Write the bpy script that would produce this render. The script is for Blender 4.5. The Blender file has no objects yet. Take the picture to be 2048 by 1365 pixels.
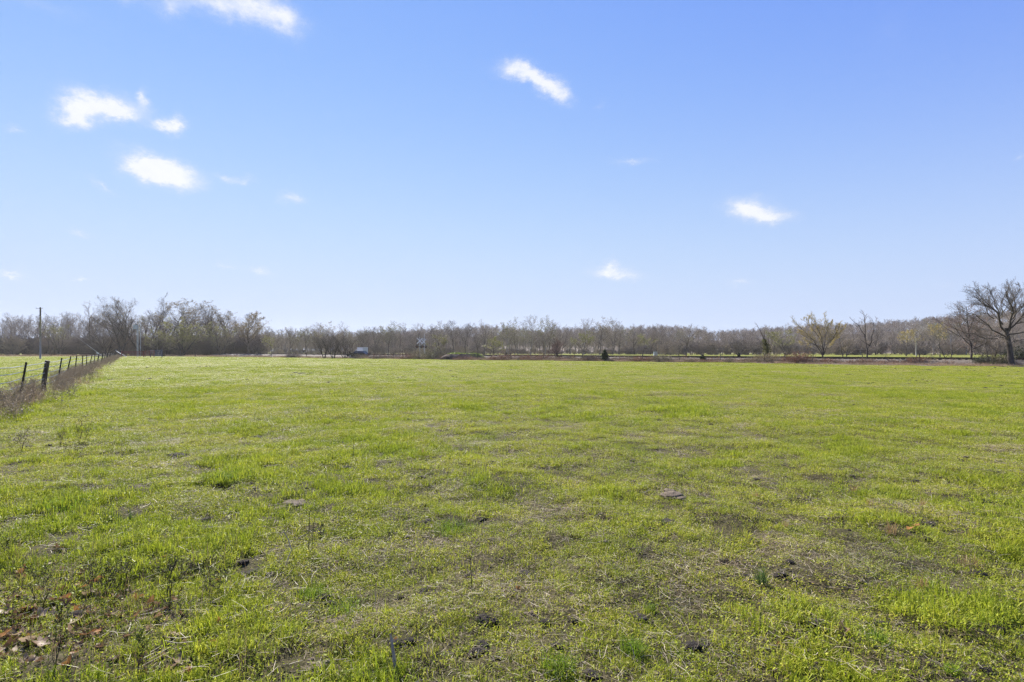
import bpy, math, random
import numpy as np
from mathutils import Vector, Matrix

random.seed(7)
RNG = np.random.default_rng(7)
R = math.radians
sc = bpy.context.scene
COL = sc.collection

# ------------------------------------------------------------------ camera, sky, sun, exposure
F, CX, HY, H = 1138.0, 1024.0, 702.0, 1.65      # focal length and horizon in photo pixels, eye height in metres
cam_d = bpy.data.cameras.new('camera')
cam_d.lens = 20.0
cam_d.sensor_width = 36.0
cam_d.shift_y = (HY - 682.5) / 2048.0
cam_d.clip_start = 0.05
cam_d.clip_end = 12000
cam = bpy.data.objects.new('camera', cam_d)
cam.location = (0, 0, H)
cam.rotation_euler = (R(90), 0, 0)
COL.objects.link(cam)
sc.camera = cam

SUN_AZ, SUN_EL = R(-28), R(38)                  # azimuth from +Y, negative towards -X
SUN_DIR = Vector((math.sin(SUN_AZ) * math.cos(SUN_EL), math.cos(SUN_AZ) * math.cos(SUN_EL), math.sin(SUN_EL)))
sun_d = bpy.data.lights.new('sun', 'SUN')
sun_d.energy = 5.0
sun_d.angle = R(0.53)
sun_d.color = (1.0, 0.95, 0.87)
sun = bpy.data.objects.new('sun', sun_d)
sun.rotation_euler = SUN_DIR.to_track_quat('Z', 'Y').to_euler()
sun.location = (0, 0, 60)
COL.objects.link(sun)

sc.view_settings.view_transform = 'Standard'
sc.view_settings.look = 'None'
sc.view_settings.gamma = 1.0
EXPOSURE = 1.35
sc.view_settings.exposure = EXPOSURE
sc.cycles.max_bounces = 4
sc.cycles.diffuse_bounces = 2
sc.cycles.transmission_bounces = 3
sc.cycles.transparent_max_bounces = 6
sc.cycles.use_denoising = True
sc.cycles.denoising_prefilter = 'NONE'
sc.cycles.adaptive_threshold = 0.006

world = bpy.data.worlds.new('World')
sc.world = world
world.use_nodes = True


def build_world():
    nt = world.node_tree
    nt.nodes.clear()
    N = nt.nodes.new
    L = nt.links.new
    out = N('ShaderNodeOutputWorld')
    bg = N('ShaderNodeBackground')
    L(bg.outputs[0], out.inputs[0])
    sky = N('ShaderNodeTexSky')
    sky.sky_type = 'NISHITA'
    sky.sun_disc = False
    sky.sun_elevation = SUN_EL
    sky.sun_rotation = SUN_AZ
    sky.altitude = 100
    sky.air_density = 1.0
    sky.dust_density = 0.0
    sky.ozone_density = 1.0
    bg.inputs['Strength'].default_value = 0.1
    SKY_GAIN = 1.0 / (0.1 * 2 ** EXPOSURE)

    def val(v):
        if isinstance(v, (int, float)):
            return v
        return v

    def M(op, a, b=None, c=None, clamp=False):
        n = N('ShaderNodeMath')
        n.operation = op
        n.use_clamp = clamp
        for i, v in enumerate((a, b, c)):
            if v is None:
                continue
            if isinstance(v, (int, float)):
                n.inputs[i].default_value = v
            else:
                L(v, n.inputs[i])
        return n.outputs[0]

    geo = N('ShaderNodeTexCoord')
    sep = N('ShaderNodeSeparateXYZ')
    L(geo.outputs['Generated'], sep.inputs[0])
    az = M('ARCTAN2', sep.outputs[0], sep.outputs[1])
    el = M('ARCSINE', sep.outputs[2])
    # soft lumpy distortion of the cloud outlines
    comb = N('ShaderNodeCombineXYZ')
    L(M('MULTIPLY', az, 1.0), comb.inputs[0])
    L(M('MULTIPLY', el, 1.5), comb.inputs[1])

    def noise(scale, detail, rough, off):
        n = N('ShaderNodeTexNoise')
        n.inputs['Scale'].default_value = scale
        n.inputs['Detail'].default_value = detail
        n.inputs['Roughness'].default_value = rough
        mp = N('ShaderNodeMapping')
        mp.inputs['Location'].default_value = off
        L(comb.outputs[0], mp.inputs[0])
        L(mp.outputs[0], n.inputs['Vector'])
        return M('SUBTRACT', n.outputs['Fac'], 0.5)
    n1 = noise(32, 7, 0.7, (3.1, 1.7, 0.3))
    n2 = noise(32, 7, 0.7, (9.4, 5.2, 2.3))
    n3 = noise(48, 5, 0.6, (1.4, 8.2, 4.3))
    azd = M('ADD', az, M('MULTIPLY', n1, 0.044))
    eld = M('ADD', el, M('MULTIPLY', n2, 0.036))
    dcomb = N('ShaderNodeCombineXYZ')
    L(azd, dcomb.inputs[0])
    L(eld, dcomb.inputs[1])
    # (px, py, half width, half height, tilt in degrees, strength, soft core)
    clouds = [
        (165, 212, 48, 30, -5, 1.0), (225, 216, 62, 22, -4, 1.0), (290, 198, 13, 18, 0, .7), (140, 240, 34, 16, -20, .8), (240, 226, 30, 10, 0, .5),
        (330, 254, 27, 12, 8, .85), (352, 247, 17, 14, 0, .9),
        (310, 335, 66, 26, 8, 1.0), (350, 352, 58, 22, 8, .95), (270, 332, 34, 14, -6, .6),
        (450, 354, 20, 9, 20, .5), (485, 359, 22, 8, -5, .5), (578, 396, 22, 14, 0, .5), (598, 400, 18, 9, 0, .4),
        (1020, 142, 36, 13, 6, .6), (1062, 152, 46, 15, 26, .75), (1100, 172, 42, 17, 32, .75), (1130, 192, 18, 16, 40, .4), (1200, 211, 11, 8, -10, .25),
        (420, 8, 110, 22, 0, .55), (500, 8, 90, 26, 10, .75), (568, 34, 40, 24, 45, .5), (345, 18, 30, 20, -30, .4),
        (1495, 415, 44, 20, 8, .95), (1535, 432, 46, 14, 8, .75), (1580, 432, 14, 11, 0, .25),
        (1215, 545, 36, 13, 0, .7), (1218, 530, 14, 11, 0, .8), (1252, 551, 34, 11, 6, .6),
        (1265, 322, 40, 6, 4, .45), (205, 374, 38, 8, 24, .45), (20, 550, 28, 8, 3, .7), (160, 557, 16, 5, 3, .6), (520, 541, 28, 9, 10, .5),
        (452, 530, 22, 7, 5, .4), (1478, 563, 26, 9, 8, .45), (32, 258, 20, 9, 0, .45), (158, 468, 20, 9, 5, .4), (1785, 62, 44, 50, 0, .1), (1890, 570, 22, 8, 0, .2),
        (2046, 310, 16, 7, 0, .4), (80, 10, 120, 16, 0, .2), (250, -2, 60, 10, 0, .3),
        # the same scattered kind of cloud carries on beyond the frame
        (-420, 260, 120, 34, 5, .8), (-760, 60, 160, 50, -4, .7), (2420, 380, 90, 26, 6, .8), (2700, 90, 150, 40, 5, .6), (760, -420, 160, 60, 8, .7), (1500, -600, 180, 60, -6, .7),
    ]
    acc = None
    for (px, py, hw, hh, tilt, s) in clouds:
        u = (px - CX) / F
        v = (HY - py) / F
        ca = math.atan2(u, 1.0)
        ce = math.atan2(v, math.hypot(1, u))
        ra = 1.35 * hw / F / (1 + u * u)
        re = 1.35 * hh / F / math.sqrt(1 + u * u)
        mp = N('ShaderNodeMapping')
        mp.vector_type = 'TEXTURE'
        mp.inputs['Location'].default_value = (ca, ce, 0)
        mp.inputs['Rotation'].default_value = (0, 0, R(-tilt))
        mp.inputs['Scale'].default_value = (ra * 1.6, re * 1.6, 1)
        L(dcomb.outputs[0], mp.inputs[0])
        g = N('ShaderNodeTexGradient')
        g.gradient_type = 'QUADRATIC_SPHERE'
        L(mp.outputs[0], g.inputs[0])
        acc = M('MULTIPLY', g.outputs['Fac'], s * 1.15) if acc is None else M('MULTIPLY_ADD', g.outputs['Fac'], s * 1.15, acc)
    acc = M('MULTIPLY', acc, M('ADD', M('MULTIPLY', n3, 1.1), 1.0))
    ramp = N('ShaderNodeMapRange')
    ramp.interpolation_type = 'SMOOTHSTEP'
    ramp.inputs['From Min'].default_value = -0.02
    ramp.inputs['From Max'].default_value = 1.1
    ramp.inputs['To Min'].default_value = 0.0
    ramp.inputs['To Max'].default_value = 0.93
    L(acc, ramp.inputs['Value'])
    # the camera's highlight shoulder on the bright spring sky, channel by channel
    sp = N('ShaderNodeSeparateColor')
    L(sky.outputs[0], sp.inputs[0])
    cb = N('ShaderNodeCombineColor')
    for i, k in enumerate((0.134, 0.176, 0.6)):
        e = M('EXPONENT', M('MULTIPLY', sp.outputs[i], -k))
        L(M('MULTIPLY', M('SUBTRACT', 1.0, e), SKY_GAIN), cb.inputs[i])
    air = N('ShaderNodeMix')
    air.data_type = 'RGBA'
    fe = M('EXPONENT', M('MULTIPLY', M('POWER', M('DIVIDE', M('MAXIMUM', el, 0.0), 0.245), 1.5), -1.0))
    L(fe, air.inputs['Factor'])
    L(cb.outputs[0], air.inputs['A'])
    air.inputs['B'].default_value = (0.575 * SKY_GAIN, 0.69 * SKY_GAIN, 0.945 * SKY_GAIN, 1)
    mix = N('ShaderNodeMix')
    mix.data_type = 'RGBA'
    L(ramp.outputs[0], mix.inputs['Factor'])
    L(air.outputs['Result'], mix.inputs['A'])
    body = N('ShaderNodeMix')
    body.data_type = 'RGBA'
    L(M('MULTIPLY_ADD', n1, 0.9, M('MULTIPLY', ramp.outputs[0], 1.0), clamp=True), body.inputs['Factor'])
    body.inputs['A'].default_value = (0.74 * SKY_GAIN, 0.80 * SKY_GAIN, 0.94 * SKY_GAIN, 1)
    body.inputs['B'].default_value = (0.97 * SKY_GAIN, 0.98 * SKY_GAIN, 1.0 * SKY_GAIN, 1)
    L(body.outputs['Result'], mix.inputs['B'])
    L(mix.outputs['Result'], bg.inputs['Color'])


build_world()
world.cycles.sampling_method = 'MANUAL'
world.cycles.sample_map_resolution = 512

# ------------------------------------------------------------------ small helpers
def A(px, Y):
    """x of a photo column at the depth Y"""
    return (px - CX) / F * Y


def G(px, py):
    """point of the flat ground seen at a photo pixel"""
    Y = F * H / (py - HY)
    return A(px, Y), Y


def MH(pixels, Y):
    """height in metres of so many photo pixels at the depth Y"""
    return pixels * Y / F


def _hash(ix, iy, seed):
    n = (ix.astype(np.int64) * 374761393 + iy.astype(np.int64) * 668265263 + seed * 982451653) & 0xffffffff
    n = ((n ^ (n >> 13)) * 1274126177) & 0xffffffff
    n = (n ^ (n >> 16)) & 0xffffffff
    return n / 4294967295.0


def vnoise(x, y, seed=0):
    ix = np.floor(x); iy = np.floor(y)
    fx = x - ix; fy = y - iy
    fx = fx * fx * (3 - 2 * fx); fy = fy * fy * (3 - 2 * fy)
    a = _hash(ix, iy, seed); b = _hash(ix + 1, iy, seed)
    c = _hash(ix, iy + 1, seed); d = _hash(ix + 1, iy + 1, seed)
    return (a + (b - a) * fx) * (1 - fy) + (c + (d - c) * fx) * fy


def fbm(x, y, seed=0, octv=4):
    s = 0; amp = 0.5; tot = 0
    for i in range(octv):
        s = s + amp * vnoise(x * 2 ** i, y * 2 ** i, seed + i * 17); tot += amp; amp *= 0.5
    return s / tot - 0.5


def terrain(x, y):
    x = np.asarray(x, float); y = np.asarray(y, float)
    r = np.hypot(x, y)
    near = np.clip((60 - r) / 50, 0, 1)
    return 0.22 * fbm(x / 14, y / 14, 3, 3) * np.clip((150 - r) / 100, 0, 1) + near * (0.16 * fbm(x / 1.1, y / 1.1, 11, 4)) + np.clip((22 - r) / 14, 0, 1) * 0.095 * fbm(x / 0.3, y / 0.3, 19, 2)


def tz(x, y):
    return float(terrain(np.array([x]), np.array([y]))[0])


def mk_mesh(name, V, F4=None, F3=None, mat=None, col=None, smooth=False):
    me = bpy.data.meshes.new(name)
    V = np.asarray(V, np.float32)
    loops = []; starts = []; s = 0
    n4 = 0 if F4 is None else len(F4)
    n3 = 0 if F3 is None else len(F3)
    me.vertices.add(len(V))
    me.vertices.foreach_set('co', V.ravel())
    me.loops.add(n4 * 4 + n3 * 3)
    me.polygons.add(n4 + n3)
    li = []
    if n4: li.append(np.asarray(F4, np.int32).ravel())
    if n3: li.append(np.asarray(F3, np.int32).ravel())
    me.loops.foreach_set('vertex_index', np.concatenate(li))
    st = np.concatenate([np.arange(n4) * 4, n4 * 4 + np.arange(n3) * 3]).astype(np.int32)
    me.polygons.foreach_set('loop_start', st)
    if smooth:
        me.polygons.foreach_set('use_smooth', np.ones(n4 + n3, bool))
    if col is not None:
        a = me.color_attributes.new('col', 'FLOAT_COLOR', 'POINT')
        c = np.ones((len(V), 4), np.float32); c[:, :3] = col
        a.data.foreach_set('color', c.ravel())
    me.update(calc_edges=True)
    if mat is not None:
        me.materials.append(mat)
    return me


class MB:
    """collects boxes, tubes and loose faces that make up ONE part"""
    def __init__(s):
        s.v = []; s.f = []

    def add(s, V, Fc):
        o = len(s.v)
        s.v += [tuple(p) for p in V]
        s.f += [tuple(i + o for i in f) for f in Fc]
        return s

    def box(s, c, size, m=None, taper=1.0):
        x, y, z = (k / 2 for k in size)
        V = [(-x, -y, -z), (x, -y, -z), (x, y, -z), (-x, y, -z), (-x * taper, -y * taper, z), (x * taper, -y * taper, z), (x * taper, y * taper, z), (-x * taper, y * taper, z)]
        V = [Vector(p) for p in V]
        if m is not None:
            V = [m @ p for p in V]
        V = [p + Vector(c) for p in V]
        return s.add(V, [(3, 2, 1, 0), (4, 5, 6, 7), (0, 1, 5, 4), (1, 2, 6, 5), (2, 3, 7, 6), (3, 0, 4, 7)])

    def tube(s, pts, rad, sides=8, cap=True):
        pts = [Vector(p) for p in pts]
        if not hasattr(rad, '__len__'):
            rad = [rad] * len(pts)
        o = len(s.v)
        for i, p in enumerate(pts):
            t = (pts[min(i + 1, len(pts) - 1)] - pts[max(i - 1, 0)]).normalized()
            ref = Vector((0, 0, 1)) if abs(t.z) < 0.9 else Vector((1, 0, 0))
            u = t.cross(ref).normalized(); w = t.cross(u)
            for k in range(sides):
                a = 2 * math.pi * k / sides
                s.v.append(tuple(p + rad[i] * (math.cos(a) * u + math.sin(a) * w)))
        for i in range(len(pts) - 1):
            for k in range(sides):
                k2 = (k + 1) % sides
                s.f.append((o + i * sides + k, o + i * sides + k2, o + (i + 1) * sides + k2, o + (i + 1) * sides + k))
        if cap:
            s.f.append(tuple(o + k for k in range(sides)))
            s.f.append(tuple(o + (len(pts) - 1) * sides + k for k in reversed(range(sides))))
        return s

    def prism(s, outline, y0, y1):
        """outline in x,z extruded along y"""
        n = len(outline)
        V = [(x, y0, z) for x, z in outline] + [(x, y1, z) for x, z in outline]
        Fc = [tuple(range(n)), tuple(range(2 * n - 1, n - 1, -1))]
        Fc += [(i, (i + 1) % n + 0, (i + 1) % n + n, i + n) for i in range(n)]
        return s.add(V, [tuple(reversed(f)) for f in Fc])

    def build(s, name, mat, parent=None, bevel=0.0, smooth=False):
        me = bpy.data.meshes.new(name)
        me.from_pydata(s.v, [], s.f)
        me.update()
        me.materials.append(mat)
        if smooth:
            me.polygons.foreach_set('use_smooth', np.ones(len(me.polygons), bool))
        o = bpy.data.objects.new(name, me)
        COL.objects.link(o)
        o.parent = parent
        if bevel:
            b = o.modifiers.new('bevel', 'BEVEL'); b.width = bevel; b.segments = 2; b.limit_method = 'ANGLE'
        return o


def obj(name, me, parent=None, loc=(0, 0, 0)):
    o = bpy.data.objects.new(name, me)
    COL.objects.link(o)
    o.parent = parent
    o.location = loc
    return o


def tag(o, label=None, cat=None, group=None, kind=None):
    if label: o['label'] = label
    if cat: o['category'] = cat
    if group: o['group'] = group
    if kind: o['kind'] = kind
    return o


def empty(name, loc=(0, 0, 0), rz=0.0):
    o = bpy.data.objects.new(name, None)
    o.empty_display_size = 0.3
    COL.objects.link(o)
    o.location = loc
    o.rotation_euler = (0, 0, rz)
    return o


# ------------------------------------------------------------------ materials
ALB = 0.8      # one trim for all surface colours


def mat_new(name):
    m = bpy.data.materials.new(name)
    m.use_nodes = True
    nt = m.node_tree
    nt.nodes.clear()
    out = nt.nodes.new('ShaderNodeOutputMaterial')
    return m, nt, out


def noise_node(nt, scale, detail=4, rough=0.55, vec=None, dist=0.0):
    n = nt.nodes.new('ShaderNodeTexNoise')
    n.inputs['Scale'].default_value = scale
    n.inputs['Detail'].default_value = detail
    n.inputs['Roughness'].default_value = rough
    n.inputs['Distortion'].default_value = dist
    if vec is not None:
        nt.links.new(vec, n.inputs['Vector'])
    return n


def ramp_node(nt, fac, stops):
    r = nt.nodes.new('ShaderNodeValToRGB')
    e = r.color_ramp.elements
    while len(e) < len(stops):
        e.new(0.5)
    for i, (p, c) in enumerate(stops):
        e[i].position = p
        e[i].color = (c[0], c[1], c[2], 1)
    nt.links.new(fac, r.inputs[0])
    return r.outputs[0]


def mixc(nt, fac, a, b, blend='MIX'):
    m = nt.nodes.new('ShaderNodeMix')
    m.data_type = 'RGBA'
    m.blend_type = blend
    for sock, v in (('Factor', fac), ('A', a), ('B', b)):
        if isinstance(v, (int, float)):
            m.inputs[sock].default_value = v
        elif isinstance(v, tuple):
            m.inputs[sock].default_value = (v[0], v[1], v[2], 1)
        else:
            nt.links.new(v, m.inputs[sock])
    return m.outputs['Result']


def surf(name, c1, c2, scale=4.0, rough=0.85, bump=0.0, metal=0.0, spec=0.3, detail=5, c3=None):
    """plain uneven surface: two or three tones of noise"""
    c1, c2 = (tuple(v * ALB for v in c) for c in (c1, c2))
    c3 = None if c3 is None else tuple(v * ALB for v in c3)
    m, nt, out = mat_new(name)
    b = nt.nodes.new('ShaderNodeBsdfPrincipled')
    tc = nt.nodes.new('ShaderNodeTexCoord')
    n = noise_node(nt, scale, detail, 0.62, tc.outputs['Object'])
    stops = [(0.3, c1), (0.7, c2)] if c3 is None else [(0.25, c1), (0.5, c2), (0.75, c3)]
    nt.links.new(ramp_node(nt, n.outputs['Fac'], stops), b.inputs['Base Color'])
    b.inputs['Roughness'].default_value = rough
    b.inputs['Metallic'].default_value = metal
    b.inputs['Specular IOR Level'].default_value = spec
    if bump:
        bp = nt.nodes.new('ShaderNodeBump')
        bp.inputs['Strength'].default_value = bump
        bp.inputs['Distance'].default_value = 0.02
        n2 = noise_node(nt, scale * 5, 4, 0.6, tc.outputs['Object'])
        nt.links.new(n2.outputs['Fac'], bp.inputs['Height'])
        nt.links.new(bp.outputs[0], b.inputs['Normal'])
    nt.links.new(b.outputs[0], out.inputs[0])
    return m


def leafy(name, tint_lo, tint_hi, trans=0.4, use_col=True, base=(0.1, 0.16, 0.03), nscale=0.35, gloss=0.25, rough=0.5):
    """thin leaves and blades: own colour times slow drift over the ground, light passing through"""
    tint_lo, tint_hi = (tuple(v * ALB for v in c) for c in (tint_lo, tint_hi))
    m, nt, out = mat_new(name)
    L = nt.links.new
    geo = nt.nodes.new('ShaderNodeNewGeometry')
    n = noise_node(nt, nscale, 5, 0.65, geo.outputs['Position'])
    drift = ramp_node(nt, n.outputs['Fac'], [(0.32, tint_lo), (0.68, tint_hi)])
    if use_col:
        at = nt.nodes.new('ShaderNodeAttribute')
        at.attribute_name = 'col'
        c = mixc(nt, 1.0, at.outputs['Color'], drift, 'MULTIPLY')
    else:
        c = mixc(nt, 1.0, base, drift, 'MULTIPLY')
    p = nt.nodes.new('ShaderNodeBsdfPrincipled')
    p.inputs['Roughness'].default_value = rough
    p.inputs['Specular IOR Level'].default_value = gloss
    L(c, p.inputs['Base Color'])
    t = nt.nodes.new('ShaderNodeBsdfTranslucent')
    L(c, t.inputs['Color'])
    mx = nt.nodes.new('ShaderNodeMixShader')
    mx.inputs[0].default_value = trans
    L(p.outputs[0], mx.inputs[1])
    L(t.outputs[0], mx.inputs[2])
    L(mx.outputs[0], out.inputs[0])
    return m


def ground_material():
    m, nt, out = mat_new('pasture_ground')
    L = nt.links.new
    geo = nt.nodes.new('ShaderNodeNewGeometry')
    pos = geo.outputs['Position']
    big = noise_node(nt, 0.045, 5, 0.6, pos)
    mid = noise_node(nt, 0.5, 6, 0.65, pos)
    fine = noise_node(nt, 9.0, 6, 0.7, pos)
    spots = noise_node(nt, 1.6, 4, 0.7, pos, 0.4)
    grit = noise_node(nt, 55.0, 3, 0.7, pos)
    soil = ramp_node(nt, grit.outputs['Fac'], [(0.34, (0.012, 0.009, 0.006)), (0.54, (0.04, 0.031, 0.019)), (0.7, (0.15, 0.115, 0.07))])
    green = ramp_node(nt, fine.outputs['Fac'], [(0.28, (0.07, 0.08, 0.012)), (0.5, (0.145, 0.155, 0.022)), (0.75, (0.2, 0.2, 0.036))])
    green2 = ramp_node(nt, fine.outputs['Fac'], [(0.28, (0.1, 0.092, 0.02)), (0.5, (0.17, 0.16, 0.036)), (0.75, (0.225, 0.205, 0.06))])
    f1 = ramp_node(nt, mid.outputs['Fac'], [(0.42, (0, 0, 0)), (0.66, (1, 1, 1))])
    f1b = ramp_node(nt, big.outputs['Fac'], [(0.4, (0, 0, 0)), (0.62, (0.75, 0.75, 0.75))])
    turf = mixc(nt, f1b, green, mixc(nt, f1, green, green2))
    # far turf hides the soil; close to the eye the blades themselves are built and the soil shows between them
    sp = ramp_node(nt, spots.outputs['Fac'], [(0.66, (0, 0, 0)), (0.72, (1, 1, 1))])
    turf = mixc(nt, sp, turf, (0.09, 0.1, 0.03))
    ln = nt.nodes.new('ShaderNodeVectorMath'); ln.operation = 'LENGTH'
    L(pos, ln.inputs[0])
    mr = nt.nodes.new('ShaderNodeMapRange')
    mr.inputs['From Min'].default_value = 9
    mr.inputs['From Max'].default_value = 42
    L(ln.outputs['Value'], mr.inputs['Value'])
    near_c = mixc(nt, 0.10, soil, green)
    c = mixc(nt, mr.outputs[0], near_c, turf)
    b = nt.nodes.new('ShaderNodeBsdfPrincipled')
    b.inputs['Roughness'].default_value = 0.95
    b.inputs['Specular IOR Level'].default_value = 0.1
    L(c, b.inputs['Base Color'])
    bp = nt.nodes.new('ShaderNodeBump')
    bp.inputs['Strength'].default_value = 0.7
    bp.inputs['Distance'].default_value = 0.05
    L(fine.outputs['Fac'], bp.inputs['Height'])
    L(bp.outputs[0], b.inputs['Normal'])
    L(b.outputs[0], out.inputs[0])
    return m


M = {}
M['ground'] = ground_material()
M['grass'] = leafy('grass_blades', (0.78, 0.84, 0.75), (1.2, 1.12, 1.15), 0.40, nscale=0.8, gloss=0.09, rough=0.5)
M['straw'] = leafy('dry_straw', (0.85, 0.85, 0.85), (1.12, 1.08, 1.0), 0.3, gloss=0.2)
M['bark'] = surf('bark_dark', (0.045, 0.037, 0.03), (0.14, 0.115, 0.095), 3.0, 0.95, 0.4)
M['bark_grey'] = surf('bark_grey', (0.18, 0.16, 0.145), (0.38, 0.345, 0.31), 2.2, 0.95, 0.3)
M['bark_pale'] = surf('bark_pale', (0.3, 0.28, 0.25), (0.56, 0.53, 0.49), 0.9, 0.9, 0.2, c3=(0.2, 0.18, 0.15))
M['twig_dark'] = surf('twig_dark', (0.145, 0.12, 0.1), (0.255, 0.215, 0.18), 0.6, 0.9)
M['twig_grey'] = surf('twig_grey', (0.255, 0.205, 0.162), (0.385, 0.32, 0.255), 0.25, 0.9)
M['twig_red'] = surf('twig_reddish', (0.22, 0.145, 0.11), (0.36, 0.255, 0.195), 0.5, 0.9)
M['twig_tan'] = surf('twig_tan', (0.3, 0.25, 0.175), (0.45, 0.38, 0.27), 0.5, 0.9)
M['bud_green'] = leafy('bud_green', (0.85, 0.9, 0.8), (1.2, 1.15, 1.1), 0.4, False, (0.25, 0.25, 0.085), 0.3)
M['bud_gold'] = leafy('bud_gold', (0.8, 0.8, 0.8), (1.2, 1.1, 1.0), 0.4, False, (0.46, 0.385, 0.13), 0.5)
M['leaf_tan'] = leafy('leaf_tan', (0.8, 0.75, 0.7), (1.2, 1.1, 1.0), 0.35, False, (0.225, 0.18, 0.085), 0.5)
M['leaf_olive'] = leafy('leaf_olive', (0.75, 0.8, 0.7), (1.2, 1.15, 1.0), 0.35, False, (0.13, 0.135, 0.04), 0.7)
M['leaf_rust'] = leafy('leaf_rust', (0.75, 0.75, 0.75), (1.2, 1.1, 1.0), 0.35, False, (0.25, 0.12, 0.055), 0.7)
M['cedar'] = leafy('cedar_needles', (0.6, 0.65, 0.6), (1.2, 1.2, 1.0), 0.2, False, (0.04, 0.06, 0.022), 1.5)
M['ballast'] = surf('ballast_stone', (0.085, 0.067, 0.052), (0.21, 0.175, 0.14), 5.0, 0.95, 1.0)
M['rail'] = surf('rail_steel', (0.05, 0.035, 0.028), (0.12, 0.085, 0.07), 3.0, 0.6, 0.1, 0.6)
M['sleeper'] = surf('sleeper_wood', (0.05, 0.042, 0.038), (0.12, 0.1, 0.085), 3.0, 0.9, 0.3)
M['lane'] = surf('lane_gravel', (0.3, 0.28, 0.265), (0.5, 0.47, 0.44), 1.2, 0.95, 0.3)
M['litter'] = surf('leaf_litter', (0.07, 0.052, 0.038), (0.19, 0.145, 0.105), 1.2, 0.95, 0.4)
M['soil'] = surf('dark_soil', (0.016, 0.012, 0.009), (0.06, 0.046, 0.034), 22.0, 0.95, 0.9)
M['dung'] = surf('dry_dung', (0.05, 0.036, 0.024), (0.17, 0.13, 0.09), 16.0, 0.95, 0.8, c3=(0.11, 0.085, 0.06))
M['post_steel'] = surf('post_steel', (0.02, 0.02, 0.018), (0.06, 0.05, 0.042), 6.0, 0.75, 0.1, 0.3)
M['wood_old'] = surf('weathered_wood', (0.045, 0.036, 0.03), (0.14, 0.115, 0.095), 5.0, 0.92, 0.5)
M['pole_wood'] = surf('pole_wood', (0.24, 0.215, 0.185), (0.42, 0.385, 0.34), 1.4, 0.9, 0.2)
M['pole_dark'] = surf('pole_dark_top', (0.06, 0.05, 0.045), (0.14, 0.12, 0.1), 2.0, 0.9, 0.2)
M['wire'] = surf('galvanised_wire', (0.4, 0.4, 0.42), (0.62, 0.62, 0.64), 3.0, 0.4, 0, 0.7)
M['galv'] = surf('galvanised_steel', (0.38, 0.41, 0.44), (0.58, 0.61, 0.64), 2.0, 0.45, 0, 0.5)
M['white'] = surf('white_paint', (0.72, 0.72, 0.72), (0.84, 0.84, 0.84), 1.0, 0.5)
M['guy'] = surf('pale_guard', (0.75, 0.74, 0.7), (0.85, 0.84, 0.8), 1.0, 0.5)
M['red_paint'] = surf('red_gate_paint', (0.2, 0.045, 0.035), (0.33, 0.085, 0.06), 3.0, 0.6)
M['blue_paint'] = surf('blue_gate_paint', (0.035, 0.06, 0.13), (0.075, 0.11, 0.2), 3.0, 0.6)
M['bluegrey'] = surf('bluegrey_steel', (0.38, 0.46, 0.52), (0.5, 0.58, 0.64), 2.0, 0.45)
M['car_paint'] = surf('dark_car_paint', (0.02, 0.02, 0.022), (0.035, 0.033, 0.035), 1.0, 0.22, 0, 0.2, 0.6)
M['glass'] = surf('dark_glass', (0.015, 0.018, 0.02), (0.03, 0.033, 0.035), 1.0, 0.06, 0, 0, 0.8)
M['tyre'] = surf('tyre_rubber', (0.015, 0.015, 0.015), (0.03, 0.03, 0.03), 5.0, 0.9)
M['chrome'] = surf('wheel_metal', (0.4, 0.4, 0.42), (0.55, 0.55, 0.56), 2.0, 0.35, 0, 0.8)
M['lamp_red'] = surf('red_lamp', (0.25, 0.02, 0.02), (0.4, 0.04, 0.03), 2.0, 0.3)
M['black'] = surf('black_paint', (0.012, 0.012, 0.012), (0.025, 0.025, 0.025), 2.0, 0.6)
M['leaf_dead'] = leafy('dead_leaf', (0.7, 0.7, 0.7), (1.25, 1.15, 1.05), 0.3, True, nscale=14.0, gloss=0.12)
M['stick'] = surf('grey_stick', (0.28, 0.22, 0.155), (0.5, 0.42, 0.32), 14.0, 0.9, 0.5)
M['weed_stem'] = surf('weed_stem', (0.035, 0.025, 0.02), (0.09, 0.065, 0.048), 9.0, 0.85)
M['weed_leaf'] = leafy('weed_leaf', (0.9, 0.9, 0.9), (1.15, 1.1, 1.1), 0.45, False, (0.2, 0.24, 0.04), 6.0)

# ------------------------------------------------------------------ the ground
def build_ground():
    front = np.radians(np.linspace(-56, 56, 300))
    back = np.radians(np.linspace(56, 304, 64)[1:-1])
    ang = np.concatenate([front, back])
    rr = [0.4]
    while rr[-1] < 6000:
        rr.append(rr[-1] * 1.021 + 0.002)
    rr = np.array(rr)
    Rg, Ag = np.meshgrid(rr, ang, indexing='ij')
    X = Rg * np.sin(Ag); Y = Rg * np.cos(Ag)
    Z = terrain(X, Y)
    V = np.stack([X, Y, Z], -1).reshape(-1, 3)
    na = len(ang); nr = len(rr)
    i, j = np.meshgrid(np.arange(nr - 1), np.arange(na), indexing='ij')
    j2 = (j + 1) % na
    F4 = np.stack([i * na + j, i * na + j2, (i + 1) * na + j2, (i + 1) * na + j], -1).reshape(-1, 4)[:, ::-1]
    c = len(V)
    V = np.vstack([V, [[0, 0, tz(0, 0)]]])
    F3 = [(c, (k + 1) % na, k) for k in range(na)]
    o = obj('pasture', mk_mesh('pasture', V, F4, np.array(F3)[:, ::-1], M['ground'], smooth=True))
    tag(o, kind='structure')


build_ground()

# ------------------------------------------------------------------ scatter of stuff nobody could count
SRC = bpy.data.collections.new('scatter_sources')    # never linked: only read by the node groups


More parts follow.
